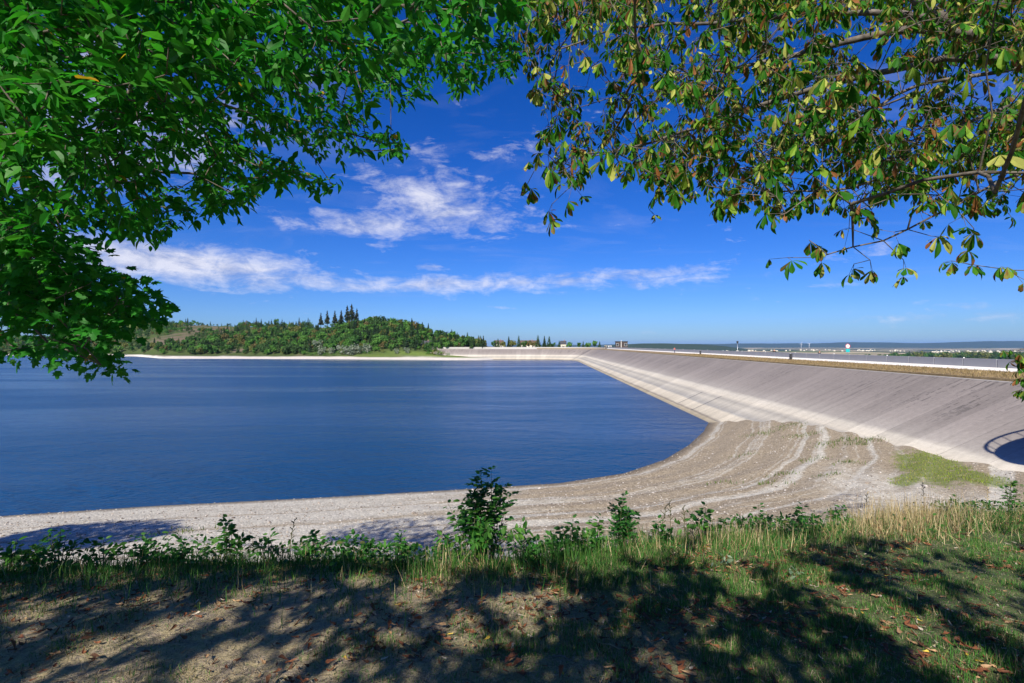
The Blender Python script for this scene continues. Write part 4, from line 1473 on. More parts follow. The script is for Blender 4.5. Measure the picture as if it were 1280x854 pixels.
def spray_chest(rng, tips, dirs, m=2, size=0.135, pet=0.14):
    """palmate leaves of five to seven drooping leaflets; returns also the petioles"""
    n = len(tips)
    P, A, Nn, S_, pets = [], [], [], [], []
    for k in range(m):
        q = unit(dirs*0.5+jit(rng, n, 0.8)*np.array([1, 1, 0.6])+np.array([0, 0, -0.15]))
        c = tips+q*(pet*(0.5+0.9*rng.random(n)))[:, None]
        pets.append((tips, c))
        f = unit(q*np.array([1, 1, 0.3])+np.array([0, 0, -0.4])+jit(rng, n, 0.25))
        up = unit(np.array([0, 0, 1.0])+q*0.4+jit(rng, n, 0.3))
        sd_ = unit(np.cross(f, up)); f = unit(np.cross(up, sd_))
        ls = size*(0.65+0.6*rng.random(n)); droop = 0.15+1.15*rng.random(n)
        for a, l in zip((-125, -75, -37, 0, 37, 75, 125), (0.55, 0.78, 0.95, 1.0, 0.95, 0.78, 0.55)):
            ok = rng.random(n) < 0.93
            ca, sa = math.cos(R(a)), math.sin(R(a))
            ax = unit(f*ca+sd_*sa-np.array([0, 0, 1.0])*droop[:, None]+jit(rng, n, 0.12))
            P.append(c[ok]); A.append(ax[ok]); Nn.append(unit(up+f*ca*0.5+sd_*sa*0.5+jit(rng, n, 0.22))[ok]); S_.append((ls*l)[ok])
    return np.concatenate(P), np.concatenate(A), np.concatenate(Nn), np.concatenate(S_), pets


def palette(rng, n, cols, probs, var=0.3):
    c = np.array(cols)[rng.choice(len(cols), n, p=probs)]
    return c*(1-var/2+var*rng.random((n, 1)))


PAL_H = ([(0.020, 0.165, 0.014), (0.032, 0.20, 0.018), (0.055, 0.235, 0.025), (0.45, 0.26, 0.02)], [.40, .36, .234, .006])
PAL_M = ([(0.020, 0.155, 0.014), (0.030, 0.19, 0.018), (0.055, 0.23, 0.025), (0.45, 0.26, 0.02)], [.42, .37, .204, .006])
PAL_C = ([(0.024, 0.125, 0.008), (0.055, 0.19, 0.012), (0.18, 0.30, 0.03), (0.40, 0.42, 0.10), (0.26, 0.105, 0.035)], [.46, .24, .15, .09, .06])
NLEAF = 300


def leaf_parts(tree, name, tpl, mat, P, M, sc, col, vcol=None, nlev=8):
    """the leaves nearest the eye become single parts, the rest one foliage part; P is in world space"""
    px_ = 640+640*P[:, 0]/np.maximum(P[:, 1], 0.05); py_ = HOR-640*P[:, 2]/np.maximum(P[:, 1], 0.05)
    vis = (P[:, 1] > 0.5) & (px_ > -5) & (px_ < 1285) & (py_ > -5) & (py_ < 860)
    key = np.where(vis, sc[:, 1]/np.maximum(P[:, 1], 0.3), -1)
    top = np.argsort(-key)[:NLEAF]
    top = top[key[top] > 0]
    rest_ = np.ones(len(P), bool); rest_[top] = False
    loc = np.array(tree.location)
    meshes = []
    for q in range(nlev):
        c = col[top[q % len(top)]] if len(top) else col[0]
        T = np.repeat(c[None], len(tpl[0]), 0)
        if vcol is not None: T = vcol(T[None].copy())[0]
        meshes.append((c, mesh(name, tpl[0], tpl[1], mat, tint=T)))
    mc = np.array([m[0] for m in meshes])
    for i in top:
        j = int(np.argmin(np.sum((mc-col[i])**2, 1)))
        o = obj(name, meshes[j][1], tree)
        A = np.eye(4); A[:3, :3] = M[i]*sc[i][None, :]; A[:3, 3] = P[i]-loc
        o.matrix_local = Matrix(A.tolist())
    return rest_


def chest_vcol(c):
    """leaf-miner damage: brown edges and tips on part of the leaflets"""
    rng = np.random.default_rng(5)
    n, k = c.shape[:2]
    br = np.array([0.19, 0.085, 0.035])
    hurt = (rng.random(n) < 0.42)[:, None]*(rng.random((n, k)) < 0.38)
    return np.where(hurt[..., None], br*(0.6+0.8*rng.random((n, 1, 1))), c)


LIT = [(960, 690, 28, 12, 20), (1010, 722, 34, 12, 30), (1070, 757, 38, 13, 30), (1135, 792, 44, 15, 30), (1205, 832, 44, 20, 30), (1160, 664, 90, 10, 3), (1255, 690, 50, 8, 10), (1060, 650, 60, 9, 0),
       (925, 720, 34, 14, 30), (890, 690, 34, 9, 0), (740, 698, 30, 10, 0), (935, 672, 44, 10, 0), (1200, 640, 90, 14, 0), (800, 676, 40, 8, 0),
       (275, 760, 42, 11, -20), (312, 742, 20, 8, -30), (225, 780, 30, 9, -20), (112, 815, 38, 10, -18), (255, 838, 46, 22, -25), (190, 745, 26, 6, -12),
       (440, 722, 26, 10, -20), (510, 745, 24, 8, -15), (585, 695, 44, 12, 0), (500, 790, 14, 8, -20), (650, 750, 26, 8, -10), (655, 775, 12, 12, 0), (545, 720, 20, 7, 0), (350, 770, 20, 8, -20),
       (570, 800, 14, 8, 0), (705, 740, 22, 7, 10), (410, 790, 22, 8, -30), (620, 835, 16, 9, 0)]


LIT = [(a, b, c*1.18, d*1.25, w) if a > 480 else (a, b, c*0.98, d*0.92, w) for a, b, c, d, w in LIT]
_r = np.random.default_rng(77)
LIT += [(40+1230*_r.random(), 700+150*_r.random()**0.8, 7+13*_r.random(), 4+6*_r.random(), -25+50*_r.random()) for _ in range(80)]


def lit_at(x, y):
    z = lawn_z(x, y)
    return gauss_px(x, y, z, LIT)


def to_lawn(P):
    """where the shade of P falls on the lawn"""
    t = (P[:, 2]-lawn_z(P[:, 0], P[:, 1]))/(SUN[2]+0.10*SUN[1])
    for _ in range(3):
        q = P-SUN*t[:, None]
        t = t+(q[:, 2]-lawn_z(q[:, 0], q[:, 1]))/SUN[2]*0.8
    return P-SUN*t[:, None]


def in_view(P, m=40):
    y = np.maximum(P[:, 1], 1e-3)
    px_ = 640+640*P[:, 0]/y; py_ = HOR-640*P[:, 2]/y
    return (P[:, 1] > 0.02) & (px_ > -m) & (px_ < 1280+m) & (py_ > -m) & (py_ < 900)


def in_poly_points(rng, poly, n, dfun, holes=(), dens=None):
    poly = np.array(poly, float)
    out = []
    x0, y0 = poly.min(0); x1, y1 = poly.max(0)
    while len(out) < n:
        q = rng.random((n*3, 2))*[x1-x0, y1-y0]+[x0, y0]
        ok = inpoly(q[:, 0], q[:, 1], poly)
        for (cx_, cy_, a, b) in holes:
            ok &= ((q[:, 0]-cx_)/a)**2+((q[:, 1]-cy_)/b)**2 > 1
        if dens is not None: ok &= rng.random(len(q)) < dens(q[:, 0], q[:, 1])
        q = q[ok]
        d = dfun(q[:, 0], q[:, 1], rng)
        out += [ray(a, b, c) for (a, b), c in zip(q, d)]
    return np.array(out[:n])


def shade_points(rng, n, x0, x1, y0, y1, h0_, h1_):
    """crown points, out of the view, over and behind the eye that shade the visible lawn"""
    out = []
    while len(out) < n:
        g = np.stack([x0+(x1-x0)*rng.random(n), y0+(y1-y0)*rng.random(n), np.zeros(n)], 1)
        g[:, 2] = lawn_z(g[:, 0], g[:, 1])
        if True:
            lit = lit_at(g[:, 0], g[:, 1])
            g = g[rng.random(len(g)) > np.clip((lit-0.12)*3.5, 0, 1)]
        h_ = h0_+(h1_-h0_)*rng.random(len(g))
        P = g+SUN*(h_/SUN[2])[:, None]
        P = P[~in_view(P, 60)]
        out += list(P)
    return np.array(out[:n])


def let_light(rng, P):
    """thin the crown where the lawn below lies in the sun"""
    g = to_lawn(P)
    lit = np.where((g[:, 1] > 1.0) & (g[:, 1] < 12), lit_at(g[:, 0], np.maximum(g[:, 1], 1.0)), 0)
    return P[rng.random(len(P)) > np.clip((lit-0.12)*3.5, 0, 1)]


def keeps_light(P):
    g = to_lawn(P)
    return ~((g[:, 1] > 1.0) & (g[:, 1] < 12) & (lit_at(g[:, 0], np.maximum(g[:, 1], 1.0)) > 0.33))


def beach_shade(rng, n, blobs, zr):
    out = []
    for (cx_, cy_, a, b, w) in blobs:
        for _ in range(int(n)):
            while True:
                u_, v_ = rng.random(2)*2-1
                if u_*u_+v_*v_ < 1: break
            c, s_ = math.cos(R(w)), math.sin(R(w))
            px_, py_ = cx_+u_*a*c-v_*b*s_, cy_+u_*a*s_+v_*b*c
            z = -9.6 if px_ < 700 else -8.5
            d = -z*640/(py_-HOR)
            p = np.array([(px_-640)/640*d, d, z])
            h_ = zr[0]+(zr[1]-zr[0])*rng.random()
            out.append(p+SUN*((h_-z)/SUN[2]))
    P = np.array(out)
    return P[~in_view(P, 60)]


def finish_tree(name, label, base, T, tr_pts, tr_rad, tpl, mat, leafname, P, A, Nn, sc, col, vcol=None, pets=None):
    t = empty(name, tuple(base)); tag(t, label, 'tree')
    inv = Matrix.Translation(-Vector(base))
    def ch(o): o.matrix_parent_inverse = inv; return o
    mb = MB(); mb.tube(tr_pts, tr_rad, 14)
    ch(mb.build('trunk', M_bark, t, True))
    V, F, r = T.tubes()
    Fs = [F]
    if pets:
        a = np.concatenate([q[0] for q in pets]); b = np.concatenate([q[1] for q in pets])
        d = unit(b-a); x = unit(np.cross(d, np.array([0.3, 0.5, 0.8]))); y = np.cross(d, x)
        W_ = np.stack([a+x*.0022, a-x*.0011+y*.002, a-x*.0011-y*.002, b+x*.0014, b-x*.0007+y*.0013, b-x*.0007-y*.0013], 1).reshape(-1, 3)
        q = np.array([(0, 1, 4, 3), (1, 2, 5, 4), (2, 0, 3, 5)])
        Fs = [np.concatenate([F, (q[None]+(np.arange(len(a))*6)[:, None, None]).reshape(-1, 4)+len(V)])]
        V = np.concatenate([V, W_])
    br = ch(obj('branches', mesh('branches', V, Fs, M_bark, True), t)); br['kind'] = 'stuff'
    M = frames(A, Nn)
    sc = np.stack([sc*T.rng.uniform(0.75, 1.15, len(sc)), sc, sc*T.rng.choice([0.6, 1.0, 1.8, 3.0], len(sc))], 1)
    rest_ = leaf_parts(t, leafname, tpl, mat, P, M, sc, col, vcol)
    V, F, tc = scatter(tpl[0], tpl[1], P[rest_], M[rest_], sc[rest_], col[rest_], vcol)
    f = ch(obj('foliage', mesh('foliage', V, F, mat, tint=tc), t)); f['kind'] = 'stuff'
    return t


# --- hornbeam on the left
HORN = [(-30, -40), (655, -40), (650, 40), (648, 70), (640, 92), (622, 96), (606, 80), (592, 100), (575, 116), (545, 104), (522, 118), (505, 130), (470, 124), (452, 145), (488, 158),
        (505, 182), (480, 192), (440, 198), (405, 190), (375, 176), (345, 182), (360, 198), (400, 212), (428, 234), (400, 238), (372, 238), (340, 232), (315, 244), (296, 258), (262, 266), (238, 270),
        (218, 288), (190, 296), (160, 296), (130, 285), (95, 280), (60, 300), (-30, 320)]
rg = np.random.default_rng(101)


def d_horn(px_, py_, rng):
    edge = sstep(px_*0.35+py_, 150, 330)
    return 2.0+1.0*edge+(2.6+1.4*edge)*rng.random(len(px_))**0.85


tg = in_poly_points(rg, HORN, 1750, d_horn, holes=[(300, 155, 26, 15), (218, 214, 28, 16), (348, 122, 14, 14), (556, 32, 18, 16), (348, 186, 34, 14), (150, 246, 20, 12), (60, 205, 16, 11), (425, 112, 16, 13), (610, 40, 14, 14), (100, 150, 14, 9)])
T = Tree(102)
base = np.array([-6.6, 0.4, -1.75])
tr = [(-6.6, 0.4, -2.1), (-6.55, 0.4, -0.8), (-6.4, 0.5, 1.0), (-6.3, 0.4, 3.0), (-6.2, 0.2, 5.5), (-6.0, 0.0, 8.0)]
T.limb(tr[2:], 0.17, 0.05)
T.limb([(-6.4, 0.5, 1.2), (-5.2, 2.6, 2.4), ray(-20, 55, 3.6), ray(60, 62, 3.7), ray(150, 70, 3.8), ray(235, 45, 4.0), ray(330, 20, 4.2)], 0.055, 0.012)
T.limb([(-6.4, 0.5, 0.6), (-5.0, 2.8, 1.2), ray(-10, 150, 4.0), ray(70, 163, 4.1), ray(140, 200, 4.3), ray(240, 225, 4.8), ray(330, 222, 5.2)], 0.045, 0.008)
T.limb([(-6.3, 0.4, 3.0), (-3.5, 2.6, 3.2), ray(225, 37, 4.4), ray(300, 34, 4.5), ray(430, 25, 4.8), ray(560, 28, 5.2), ray(620, 60, 5.6)], 0.045, 0.008)
T.limb([(-6.35, 0.5, 2.0), (-4.2, 2.6, 2.4), ray(110, 110, 4.6), ray(260, 130, 4.9), ray(390, 150, 5.3), ray(480, 180, 5.6)], 0.04, 0.007)
sh = shade_points(rg, 2300, -9.0, 3.5, 2.0, 5.5, 3.0, 5.6)
mid = tg[rg.integers(0, len(tg), 1500)]+SUN*(1.2+4.5*rg.random((1500, 1)))
mid = mid[~in_view(mid, 30)][:170]
bs = beach_shade(rg, 760, [(500, 664, 92, 21, -6)], (4.5, 8.5))
tg2 = let_light(rg, np.concatenate([sh, mid, bs]))
T.limb([(-6.3, 0.4, 3.2), (-5, -2, 4.2), (-3, -5, 5), (0, -6.5, 5.2)], 0.08, 0.03)
T.limb([(-6.4, 0.4, 2.6), (-7, -3, 4), (-6.5, -7, 5)], 0.07, 0.03)
d1 = T.grow(np.concatenate([tg, tg2]))
tips = np.array(T.P)[T.tips]
n1 = len(tg)
a = spray_ovate(rg, tips[:n1], d1[:n1], 10, 0.080, 0.27)
b = spray_ovate(rg, tips[n1:], d1[n1:], 12, 0.115, 0.40)
P, A, Nn, sc = [np.concatenate([p_, q_]) for p_, q_ in zip(a, b)]
outer = np.arange(len(P)) >= len(a[0])
ok = ~(in_view(P, 110) & outer) & ~(in_view(P, 60) & (P[:, 1] < 1.9)) & ~(outer & ~keeps_light(P))
P, A, Nn, sc = P[ok], A[ok], Nn[ok], sc[ok]
finish_tree('hornbeam_tree', 'dense green hornbeam hanging over the lake from the upper left', base, T, tr, [0.24, 0.20, 0.18, 0.16, 0.12, 0.05], OV, M_leaf, 'leaf', P, A, Nn, sc,
            palette(rg, len(P), *PAL_H))

# --- maple below it
MAPLE = [(-30, 262), (60, 290), (95, 298), (104, 318), (130, 346), (165, 360), (182, 376), (192, 392), (168, 396), (146, 402), (128, 412), (118, 426), (134, 452), (140, 462), (122, 458), (100, 452), (84, 444),
         (60, 430), (38, 432), (10, 442), (-30, 446)]
rg = np.random.default_rng(201)
tg = in_poly_points(rg, MAPLE, 340, lambda x, y, r: 3.5+2.3*r.random(len(x)), holes=[(25, 425, 18, 8), (8, 405, 10, 8)], dens=lambda x, y: np.where((y > 400) & (x < 60), 0.35, 1.0))
T = Tree(202)
base = np.array([-8.4, 4.2, -2.1])
tr = [(-8.4, 4.2, -2.5), (-8.35, 4.2, -1.0), (-8.3, 4.1, 1.0), (-8.2, 4.1, 3.5), (-8.0, 4.0, 6.5), (-7.9, 3.9, 8.5)]
T.limb(tr[2:], 0.16, 0.05)
T.limb([(-8.3, 4.1, 1.2), (-6.0, 4.0, 1.3), ray(-20, 340, 4.0), ray(12, 385, 4.0), ray(40, 415, 4.0), ray(80, 440, 4.0), ray(126, 456, 4.0)], 0.04, 0.006)
T.limb([(-8.3, 4.1, 2.0), (-6.2, 4.4, 1.8), ray(-10, 290, 4.2), ray(60, 330, 4.2), ray(120, 370, 4.3), ray(180, 392, 4.3)], 0.035, 0.006)
bs = beach_shade(rg, 620, [(95, 664, 120, 19, -5)], (4.0, 8.5))
cr = []
while len(cr) < 260:
    q = unit(rg.normal(size=3))*rg.random()**0.4*np.array([3.6, 3.6, 3.4])+np.array([-8.4, 4.0, 5.2])
    if not in_view(q[None], 60)[0]: cr.append(q)
mid = tg[rg.integers(0, len(tg), 900)]+SUN*(1.0+4.0*rg.random((900, 1)))
mid = mid[~in_view(mid, 30)][:40]
tg2 = let_light(rg, np.concatenate([bs, np.array(cr), mid]))
T.limb([(-8.2, 4.1, 3.6), (-12, 5, 5.0), (-17, 6, 5.8), (-22, 7, 6.0)], 0.10, 0.03)
d1 = T.grow(np.concatenate([tg, tg2]))
tips = np.array(T.P)[T.tips]; n1 = len(tg)
a = spray_maple(rg, tips[:n1], d1[:n1], 9, 0.086, 0.22)
b = spray_maple(rg, tips[n1:], d1[n1:], 9, 0.20, 0.55)
P, A, Nn, sc = [np.concatenate([p_, q_]) for p_, q_ in zip(a, b)]
outer = np.arange(len(P)) >= len(a[0])
ok = ~(in_view(P, 110) & outer) & ~(in_view(P, 60) & (P[:, 1] < 1.9)) & ~(outer & ~keeps_light(P))
P, A, Nn, sc = P[ok], A[ok], Nn[ok], sc[ok]
finish_tree('maple_tree', 'maple with lobed dark green leaves drooping before the far shore at left', base, T, tr, [0.23, 0.19, 0.17, 0.14, 0.10, 0.05], MA, M_leaf, 'leaf', P, A, Nn, sc,
            palette(rg, len(P), *PAL_M))

# --- horse chestnut on the right
CHEST = [(655, -40), (1310, -40), (1310, 250), (1262, 252), (1235, 262), (1205, 262), (1180, 246), (1130, 246), (1100, 258), (1060, 268), (1010, 275), (985, 268), (960, 255), (935, 250), (908, 268), (885, 236),
         (860, 215), (838, 235), (805, 215), (770, 205), (735, 195), (712, 215), (690, 212), (672, 185), (684, 160), (676, 120), (662, 95), (650, 60)]
rg = np.random.default_rng(301)


def den_chest(x, y):
    g = np.ones(len(x))
    for (cx_, cy_, a, b, v_) in ((1085, 42, 60, 28, .25), (1180, 95, 38, 42, .30), (1195, 225, 24, 16, .1), (685, 30, 20, 30, .45), (700, 70, 24, 26, .5), (1110, 120, 40, 40, .55), (985, 25, 18, 14, .3), (1000, 265, 60, 14, .45), (1240, 130, 30, 30, .5), (665, 190, 20, 20, .4)):
        g = np.where(((x-cx_)/a)**2+((y-cy_)/b)**2 < 1, np.minimum(g, v_), g)
    return g*(0.22+0.78*sstep(fbm(x, y, 0.022, 2, 71), 0.36, 0.60))


tg = in_poly_points(rg, CHEST, 1900, lambda x, y, r: 3.5+4.0*r.random(len(x)), dens=den_chest)
# single hanging sprays at the rim
rim = [(655, 238, 4.2), (690, 255, 4.1), (672, 205, 4.3), (716, 230, 4.0), (748, 190, 4.4), (770, 195, 4.3), (812, 262, 4.6), (835, 235, 4.6), (905, 262, 4.4), (918, 255, 4.6), (958, 248, 4.6),
       (985, 322, 4.0), (1025, 322, 4.0), (1012, 300, 4.2), (1068, 330, 3.9), (1088, 325, 3.9), (1130, 325, 4.0), (1062, 285, 4.2), (1090, 262, 4.3), (1118, 290, 4.1), (1165, 295, 3.9), (1205, 270, 3.6), (1218, 285, 3.6), (1150, 262, 4.2),
       (1190, 326, 4.3), (1206, 329, 4.3), (1262, 335, 4.2), (1272, 345, 4.2), (1245, 240, 2.4), (1225, 215, 2.8), (1266, 439, 5.6), (1276, 436, 5.7), (1282, 446, 5.6), (1286, 456, 5.7), (1288, 464, 5.6), (1280, 474, 5.6), (1284, 484, 5.65), (1278, 480, 5.7), (1290, 440, 5.6), (1290, 478, 5.7), (1290, 490, 5.6)]
tg = np.concatenate([tg, np.array([ray(*q) for q in rim])])
T = Tree(302)
base = np.array([8.6, 3.2, -2.15])
tr = [(8.6, 3.2, -2.6), (8.55, 3.2, -1.0), (8.4, 3.3, 1.0), (8.3, 3.2, 3.0), (8.0, 2.8, 5.5), (7.8, 2.4, 8.5)]
T.limb(tr[2:], 0.19, 0.06)
T.limb([(8.4, 3.3, 1.6), (6.4, 4.3, 2.2), ray(1300, 78, 4.6), ray(1255, 70, 4.6), ray(1215, 40, 4.6), ray(1170, 14, 4.6), ray(1120, -20, 4.7)], 0.075, 0.036, wob=0.01)
T.limb([ray(1212, 40, 4.6), ray(1175, 28, 4.6), ray(1120, 34, 4.6), ray(1060, 52, 4.7), ray(1015, 60, 4.8), ray(960, 80, 4.9), ray(860, 90, 5.0)], 0.045, 0.008, parent=T.near(ray(1212, 40, 4.6)), wob=0.008)
T.limb([ray(1195, 25, 4.6), ray(1130, 14, 4.7), ray(1050, 12, 4.8), ray(985, 20, 4.9), ray(900, 28, 5.1), ray(770, 30, 5.3), ray(700, 60, 5.4)], 0.032, 0.007, parent=T.near(ray(1195, 25, 4.6)), wob=0.008)
T.limb([ray(1262, 72, 4.6), ray(1225, 70, 4.5), ray(1165, 70, 4.5), ray(1100, 92, 4.6), ray(1040, 100, 4.7), ray(950, 130, 4.8), ray(850, 170, 4.9), ray(740, 195, 4.6)], 0.036, 0.007, parent=T.near(ray(1262, 72, 4.6)), wob=0.01)
T.limb([(8.4, 3.3, 1.0), (6.2, 4.0, 1.4), ray(1290, 112, 4.4), ray(1190, 165, 4.4), ray(1100, 228, 4.4), ray(1040, 244, 4.4), ray(960, 240, 4.6)], 0.036, 0.007, wob=0.008)
T.limb([(8.4, 3.3, 0.6), (6.0, 3.9, 0.9), ray(1295, 195, 4.1), ray(1200, 254, 4.05), ray(1135, 292, 4.0), ray(1085, 302, 4.0), ray(1035, 318, 4.0)], 0.026, 0.005, wob=0.008)
T.limb([(8.4, 3.3, 0.4), (6.3, 4.0, 0.6), ray(1295, 338, 4.25), ray(1255, 340, 4.25), ray(1220, 338, 4.25), ray(1200, 328, 4.25)], 0.014, 0.003, wob=0.006)
T.limb([(8.4, 3.3, 0.2), (7.2, 4.6, 0.1), ray(1315, 432, 5.7), ray(1290, 438, 5.65), ray(1268, 438, 5.6)], 0.014, 0.003, wob=0.006)
T.limb([ray(1315, 432, 5.7), ray(1298, 462, 5.65), ray(1286, 482, 5.6)], 0.008, 0.003, parent=T.near(ray(1315, 432, 5.7)), wob=0.004)
T.limb([ray(1290, 80, 4.6), ray(1230, 100, 4.7), ray(1150, 90, 4.9), ray(1080, 150, 5.0), ray(990, 200, 5.2), ray(900, 215, 5.2)], 0.02, 0.006, parent=T.near(ray(1290, 80, 4.6)), wob=0.01)
sh = shade_points(rg, 520, 0.5, 9.5, 2.0, 7.6, 3.0, 5.8)
bs = beach_shade(rg, 200, [(1035, 622, 50, 15, 5)], (4.0, 8.0))
cr = []
while len(cr) < 160:
    q = unit(rg.normal(size=3))*rg.random()**0.4*np.array([3.4, 3.4, 3.2])+np.array([8.4, 3.0, 5.2])
    if not in_view(q[None], 60)[0]: cr.append(q)
cr = np.array(cr)
mid = tg[rg.integers(0, len(tg), 900)]+SUN*(1.5+4.5*rg.random((900, 1)))
mid = mid[~in_view(mid, 30)][:70]
tg2 = let_light(rg, np.concatenate([sh, bs, cr, mid]))
T.limb([(8.3, 3.2, 3.0), (7, 0, 4.4), (5.5, -4, 5), (4, -7, 5.4)], 0.09, 0.03)
d1 = T.grow(np.concatenate([tg, tg2]))
tips = np.array(T.P)[T.tips]; n1 = len(tg)
a = spray_chest(rg, tips[:n1], d1[:n1], 2, 0.112, 0.12)
b = spray_chest(rg, tips[n1:], d1[n1:], 4, 0.160, 0.20)
P, A, Nn, sc = [np.concatenate([p_, q_]) for p_, q_ in zip(a[:4], b[:4])]
outer = np.arange(len(P)) >= len(a[0])
ok = ~(in_view(P, 110) & outer) & ~(in_view(P, 60) & (P[:, 1] < 1.9)) & ~(outer & ~keeps_light(P))
P, A, Nn, sc = P[ok], A[ok], Nn[ok], sc[ok]
ct = finish_tree('horse_chestnut_tree', 'horse chestnut with browned leaves and grey boughs hanging from the upper right', base, T, tr, [0.27, 0.23, 0.20, 0.18, 0.13, 0.06], OB, M_chest, 'leaflet',
                 P, A, Nn, sc, palette(rg, len(P), *PAL_C, 0.4), chest_vcol, a[4])
M_husk = plain_mat('green_husk', (0.16, 0.24, 0.05), 0.7, 0.2, 40)
for k in range(22):
    p_ = tips[rg.integers(0, n1)]+rg.normal(size=3)*0.03-np.array([0, 0, 0.05])
    bm = bmesh.new(); bmesh.ops.create_icosphere(bm, subdivisions=1, radius=0.021)
    for v_ in bm.verts: v_.co *= random.uniform(0.92, 1.12)
    me = bpy.data.meshes.new('fruit'); bm.to_mesh(me); bm.free(); me.materials.append(M_husk)
    obj('fruit', me, ct, Vector(p_)-Vector(base))

# ------------------------------------------------------------------ lawn grass, litter, bank plants
rg = np.random.default_rng(401)
BL_T = np.array([(-0.5, 0, 0), (0.5, 0, 0), (-0.36, 0.5, 0.06), (0.36, 0.5, 0.06), (0, 1.0, 0.28)], float)
BL_F = np.array([[0, 1, 3], [0, 3, 2], [2, 3, 4]])


def blades(x, y, h, w, col, lean=0.45, z=None):
    n = len(x)
    z = ground_z(x, y) if z is None else z
    a = rg.random(n)*6.283
    ln = lean*np.abs(rg.normal(size=n))
    ax = np.stack([np.cos(a)*ln, np.sin(a)*ln, np.ones(n)], 1)
    nr = -np.stack([np.cos(a), np.sin(a), -0.3*np.ones(n)], 1)+rg.normal(size=(n, 3))*0.3
    return scatter(BL_T, BL_F, np.stack([x, y, z-0.006], 1), frames(ax, nr), np.stack([w, h, h], 1), col)


n = 430000
y = 2.2+rg.random(n)**0.8*7.3
x = (rg.random(n)*2.5-1.25)*(y+0.6)
gm = sstep(x+(vnoise(x, y, 0.8, 4)-0.5)*2.4, -1.5, 2.8)*0.70+0.30
gm = np.maximum(gm, 0.50*sstep(y-edge_y(x), -1.3, -0.3))
gm = np.maximum(gm, 0.46*sstep(-x, 2.2, 4.0)*sstep(y, 3.4, 4.3))
cl_ = fbm(x, y, 3.2, 3, 9)
keep = (rg.random(n) < np.clip(gm*1.2*(0.52+0.48*sstep(cl_, 0.34, 0.62))+0.05, 0, 1)) & (y < edge_y(x)+0.9)
x, y, gm, cl_ = x[keep], y[keep], gm[keep], cl_[keep]
n = len(x)
h = (0.018+0.042*rg.random(n))*(0.55+0.7*gm)*(0.42+1.15*sstep(cl_, 0.35, 0.75))
dry = rg.random(n) < (0.20+0.45*(1-gm))
c1 = np.array([(0.040, 0.145, 0.026), (0.060, 0.18, 0.03), (0.10, 0.21, 0.04)])[rg.integers(0, 3, n)]
c2 = np.array([(0.30, 0.245, 0.13), (0.22, 0.17, 0.085), (0.40, 0.34, 0.20)])[rg.integers(0, 3, n)]
V, F, tc = blades(x, y, h, 0.0035+0.003*rg.random(n), np.where(dry[:, None], c2, c1)*(0.7+0.6*rg.random((n, 1))), 1.1)
tag(obj('lawn_grass', mesh('lawn_grass', V, F, M_grass, tint=tc)), kind='stuff')

# taller rough grass along the edge of the bank
n = 42000
x = (rg.random(n)*2-1)*10.5
r_ = rg.normal(size=n)*0.50-0.14
y = edge_y(x)+r_
px_ = 640+640*x/y
dens = 0.35+0.75*fbm(x, y, 1.1, 3, 12)
keep = (rg.random(n) < dens) & (y > 3.0)
x, y, px_, r_ = x[keep], y[keep], px_[keep], r_[keep]; n = len(x)
tallness = 0.50+0.9*fbm(x, x*0, 0.9, 2, 31)
h = (0.06+0.24*rg.random(n)**1.6)*tallness*np.where(px_ > 1030, 0.95, 1.0)*np.where(px_ < 420, 0.85, 1.0)
dryp = np.clip(0.08+0.5*sstep(px_, 740, 860)*0.55+0.4*sstep(px_, 1040, 1090)*sstep(1260-px_, 0, 60)+0.25*np.exp(-((px_-575)/45)**2), 0, 0.8)*(0.4+1.2*fbm(x, y, 1.6, 2, 14))
dry = rg.random(n) < dryp
c1 = np.array([(0.035, 0.135, 0.022), (0.05, 0.165, 0.026), (0.09, 0.19, 0.035)])[rg.integers(0, 3, n)]
c2 = np.array([(0.42, 0.33, 0.17), (0.30, 0.22, 0.11), (0.50, 0.42, 0.24)])[rg.integers(0, 3, n)]
V, F, tc = blades(x, y, np.where(dry, h*1.2, h), 0.005+0.004*rg.random(n), np.where(dry[:, None], c2, c1)*(0.7+0.5*rg.random((n, 1))), 1.0)
tag(obj('bank_grass', mesh('bank_grass', V, F, M_grass, tint=tc)), kind='stuff')

# low leafy undergrowth woven through the bank grass
n = 15000
x = (rg.random(n)*2-1)*11; y = edge_y(x)+rg.normal(size=n)*0.42-0.06
px_ = 640+640*x/y
keep = (rg.random(n) < sstep(fbm(x, y, 0.8, 3, 44), 0.36, 0.60)*np.where(px_ > 1060, 0.45, 1.0)) & (y > 3)
x, y = x[keep], y[keep]; n = len(x)
hh = rg.random(n)**1.3*(0.12+0.30*fbm(x, x*0, 0.8, 2, 47))
P_ = np.stack([x, y, ground_z(x, y)+0.02+hh], 1)
M = frames(rg.normal(size=(n, 3))*np.array([1, 1, .3])+np.array([0, 0, -.15]), np.array([0, -0.35, 0.9])+rg.normal(size=(n, 3))*0.4)
c1 = np.array([(0.030, 0.115, 0.02), (0.045, 0.15, 0.025), (0.075, 0.19, 0.035), (0.022, 0.085, 0.018), (0.15, 0.16, 0.05)])[rg.choice(5, n, p=[.3, .25, .15, .25, .05])]
V, F, tc = scatter(OV[0], OV[1], P_, M, 0.030+0.045*rg.random(n), c1*(0.7+0.6*rg.random((n, 1))))
tag(obj('undergrowth', mesh('undergrowth', V, F, M_leaf, tint=tc)), kind='stuff')

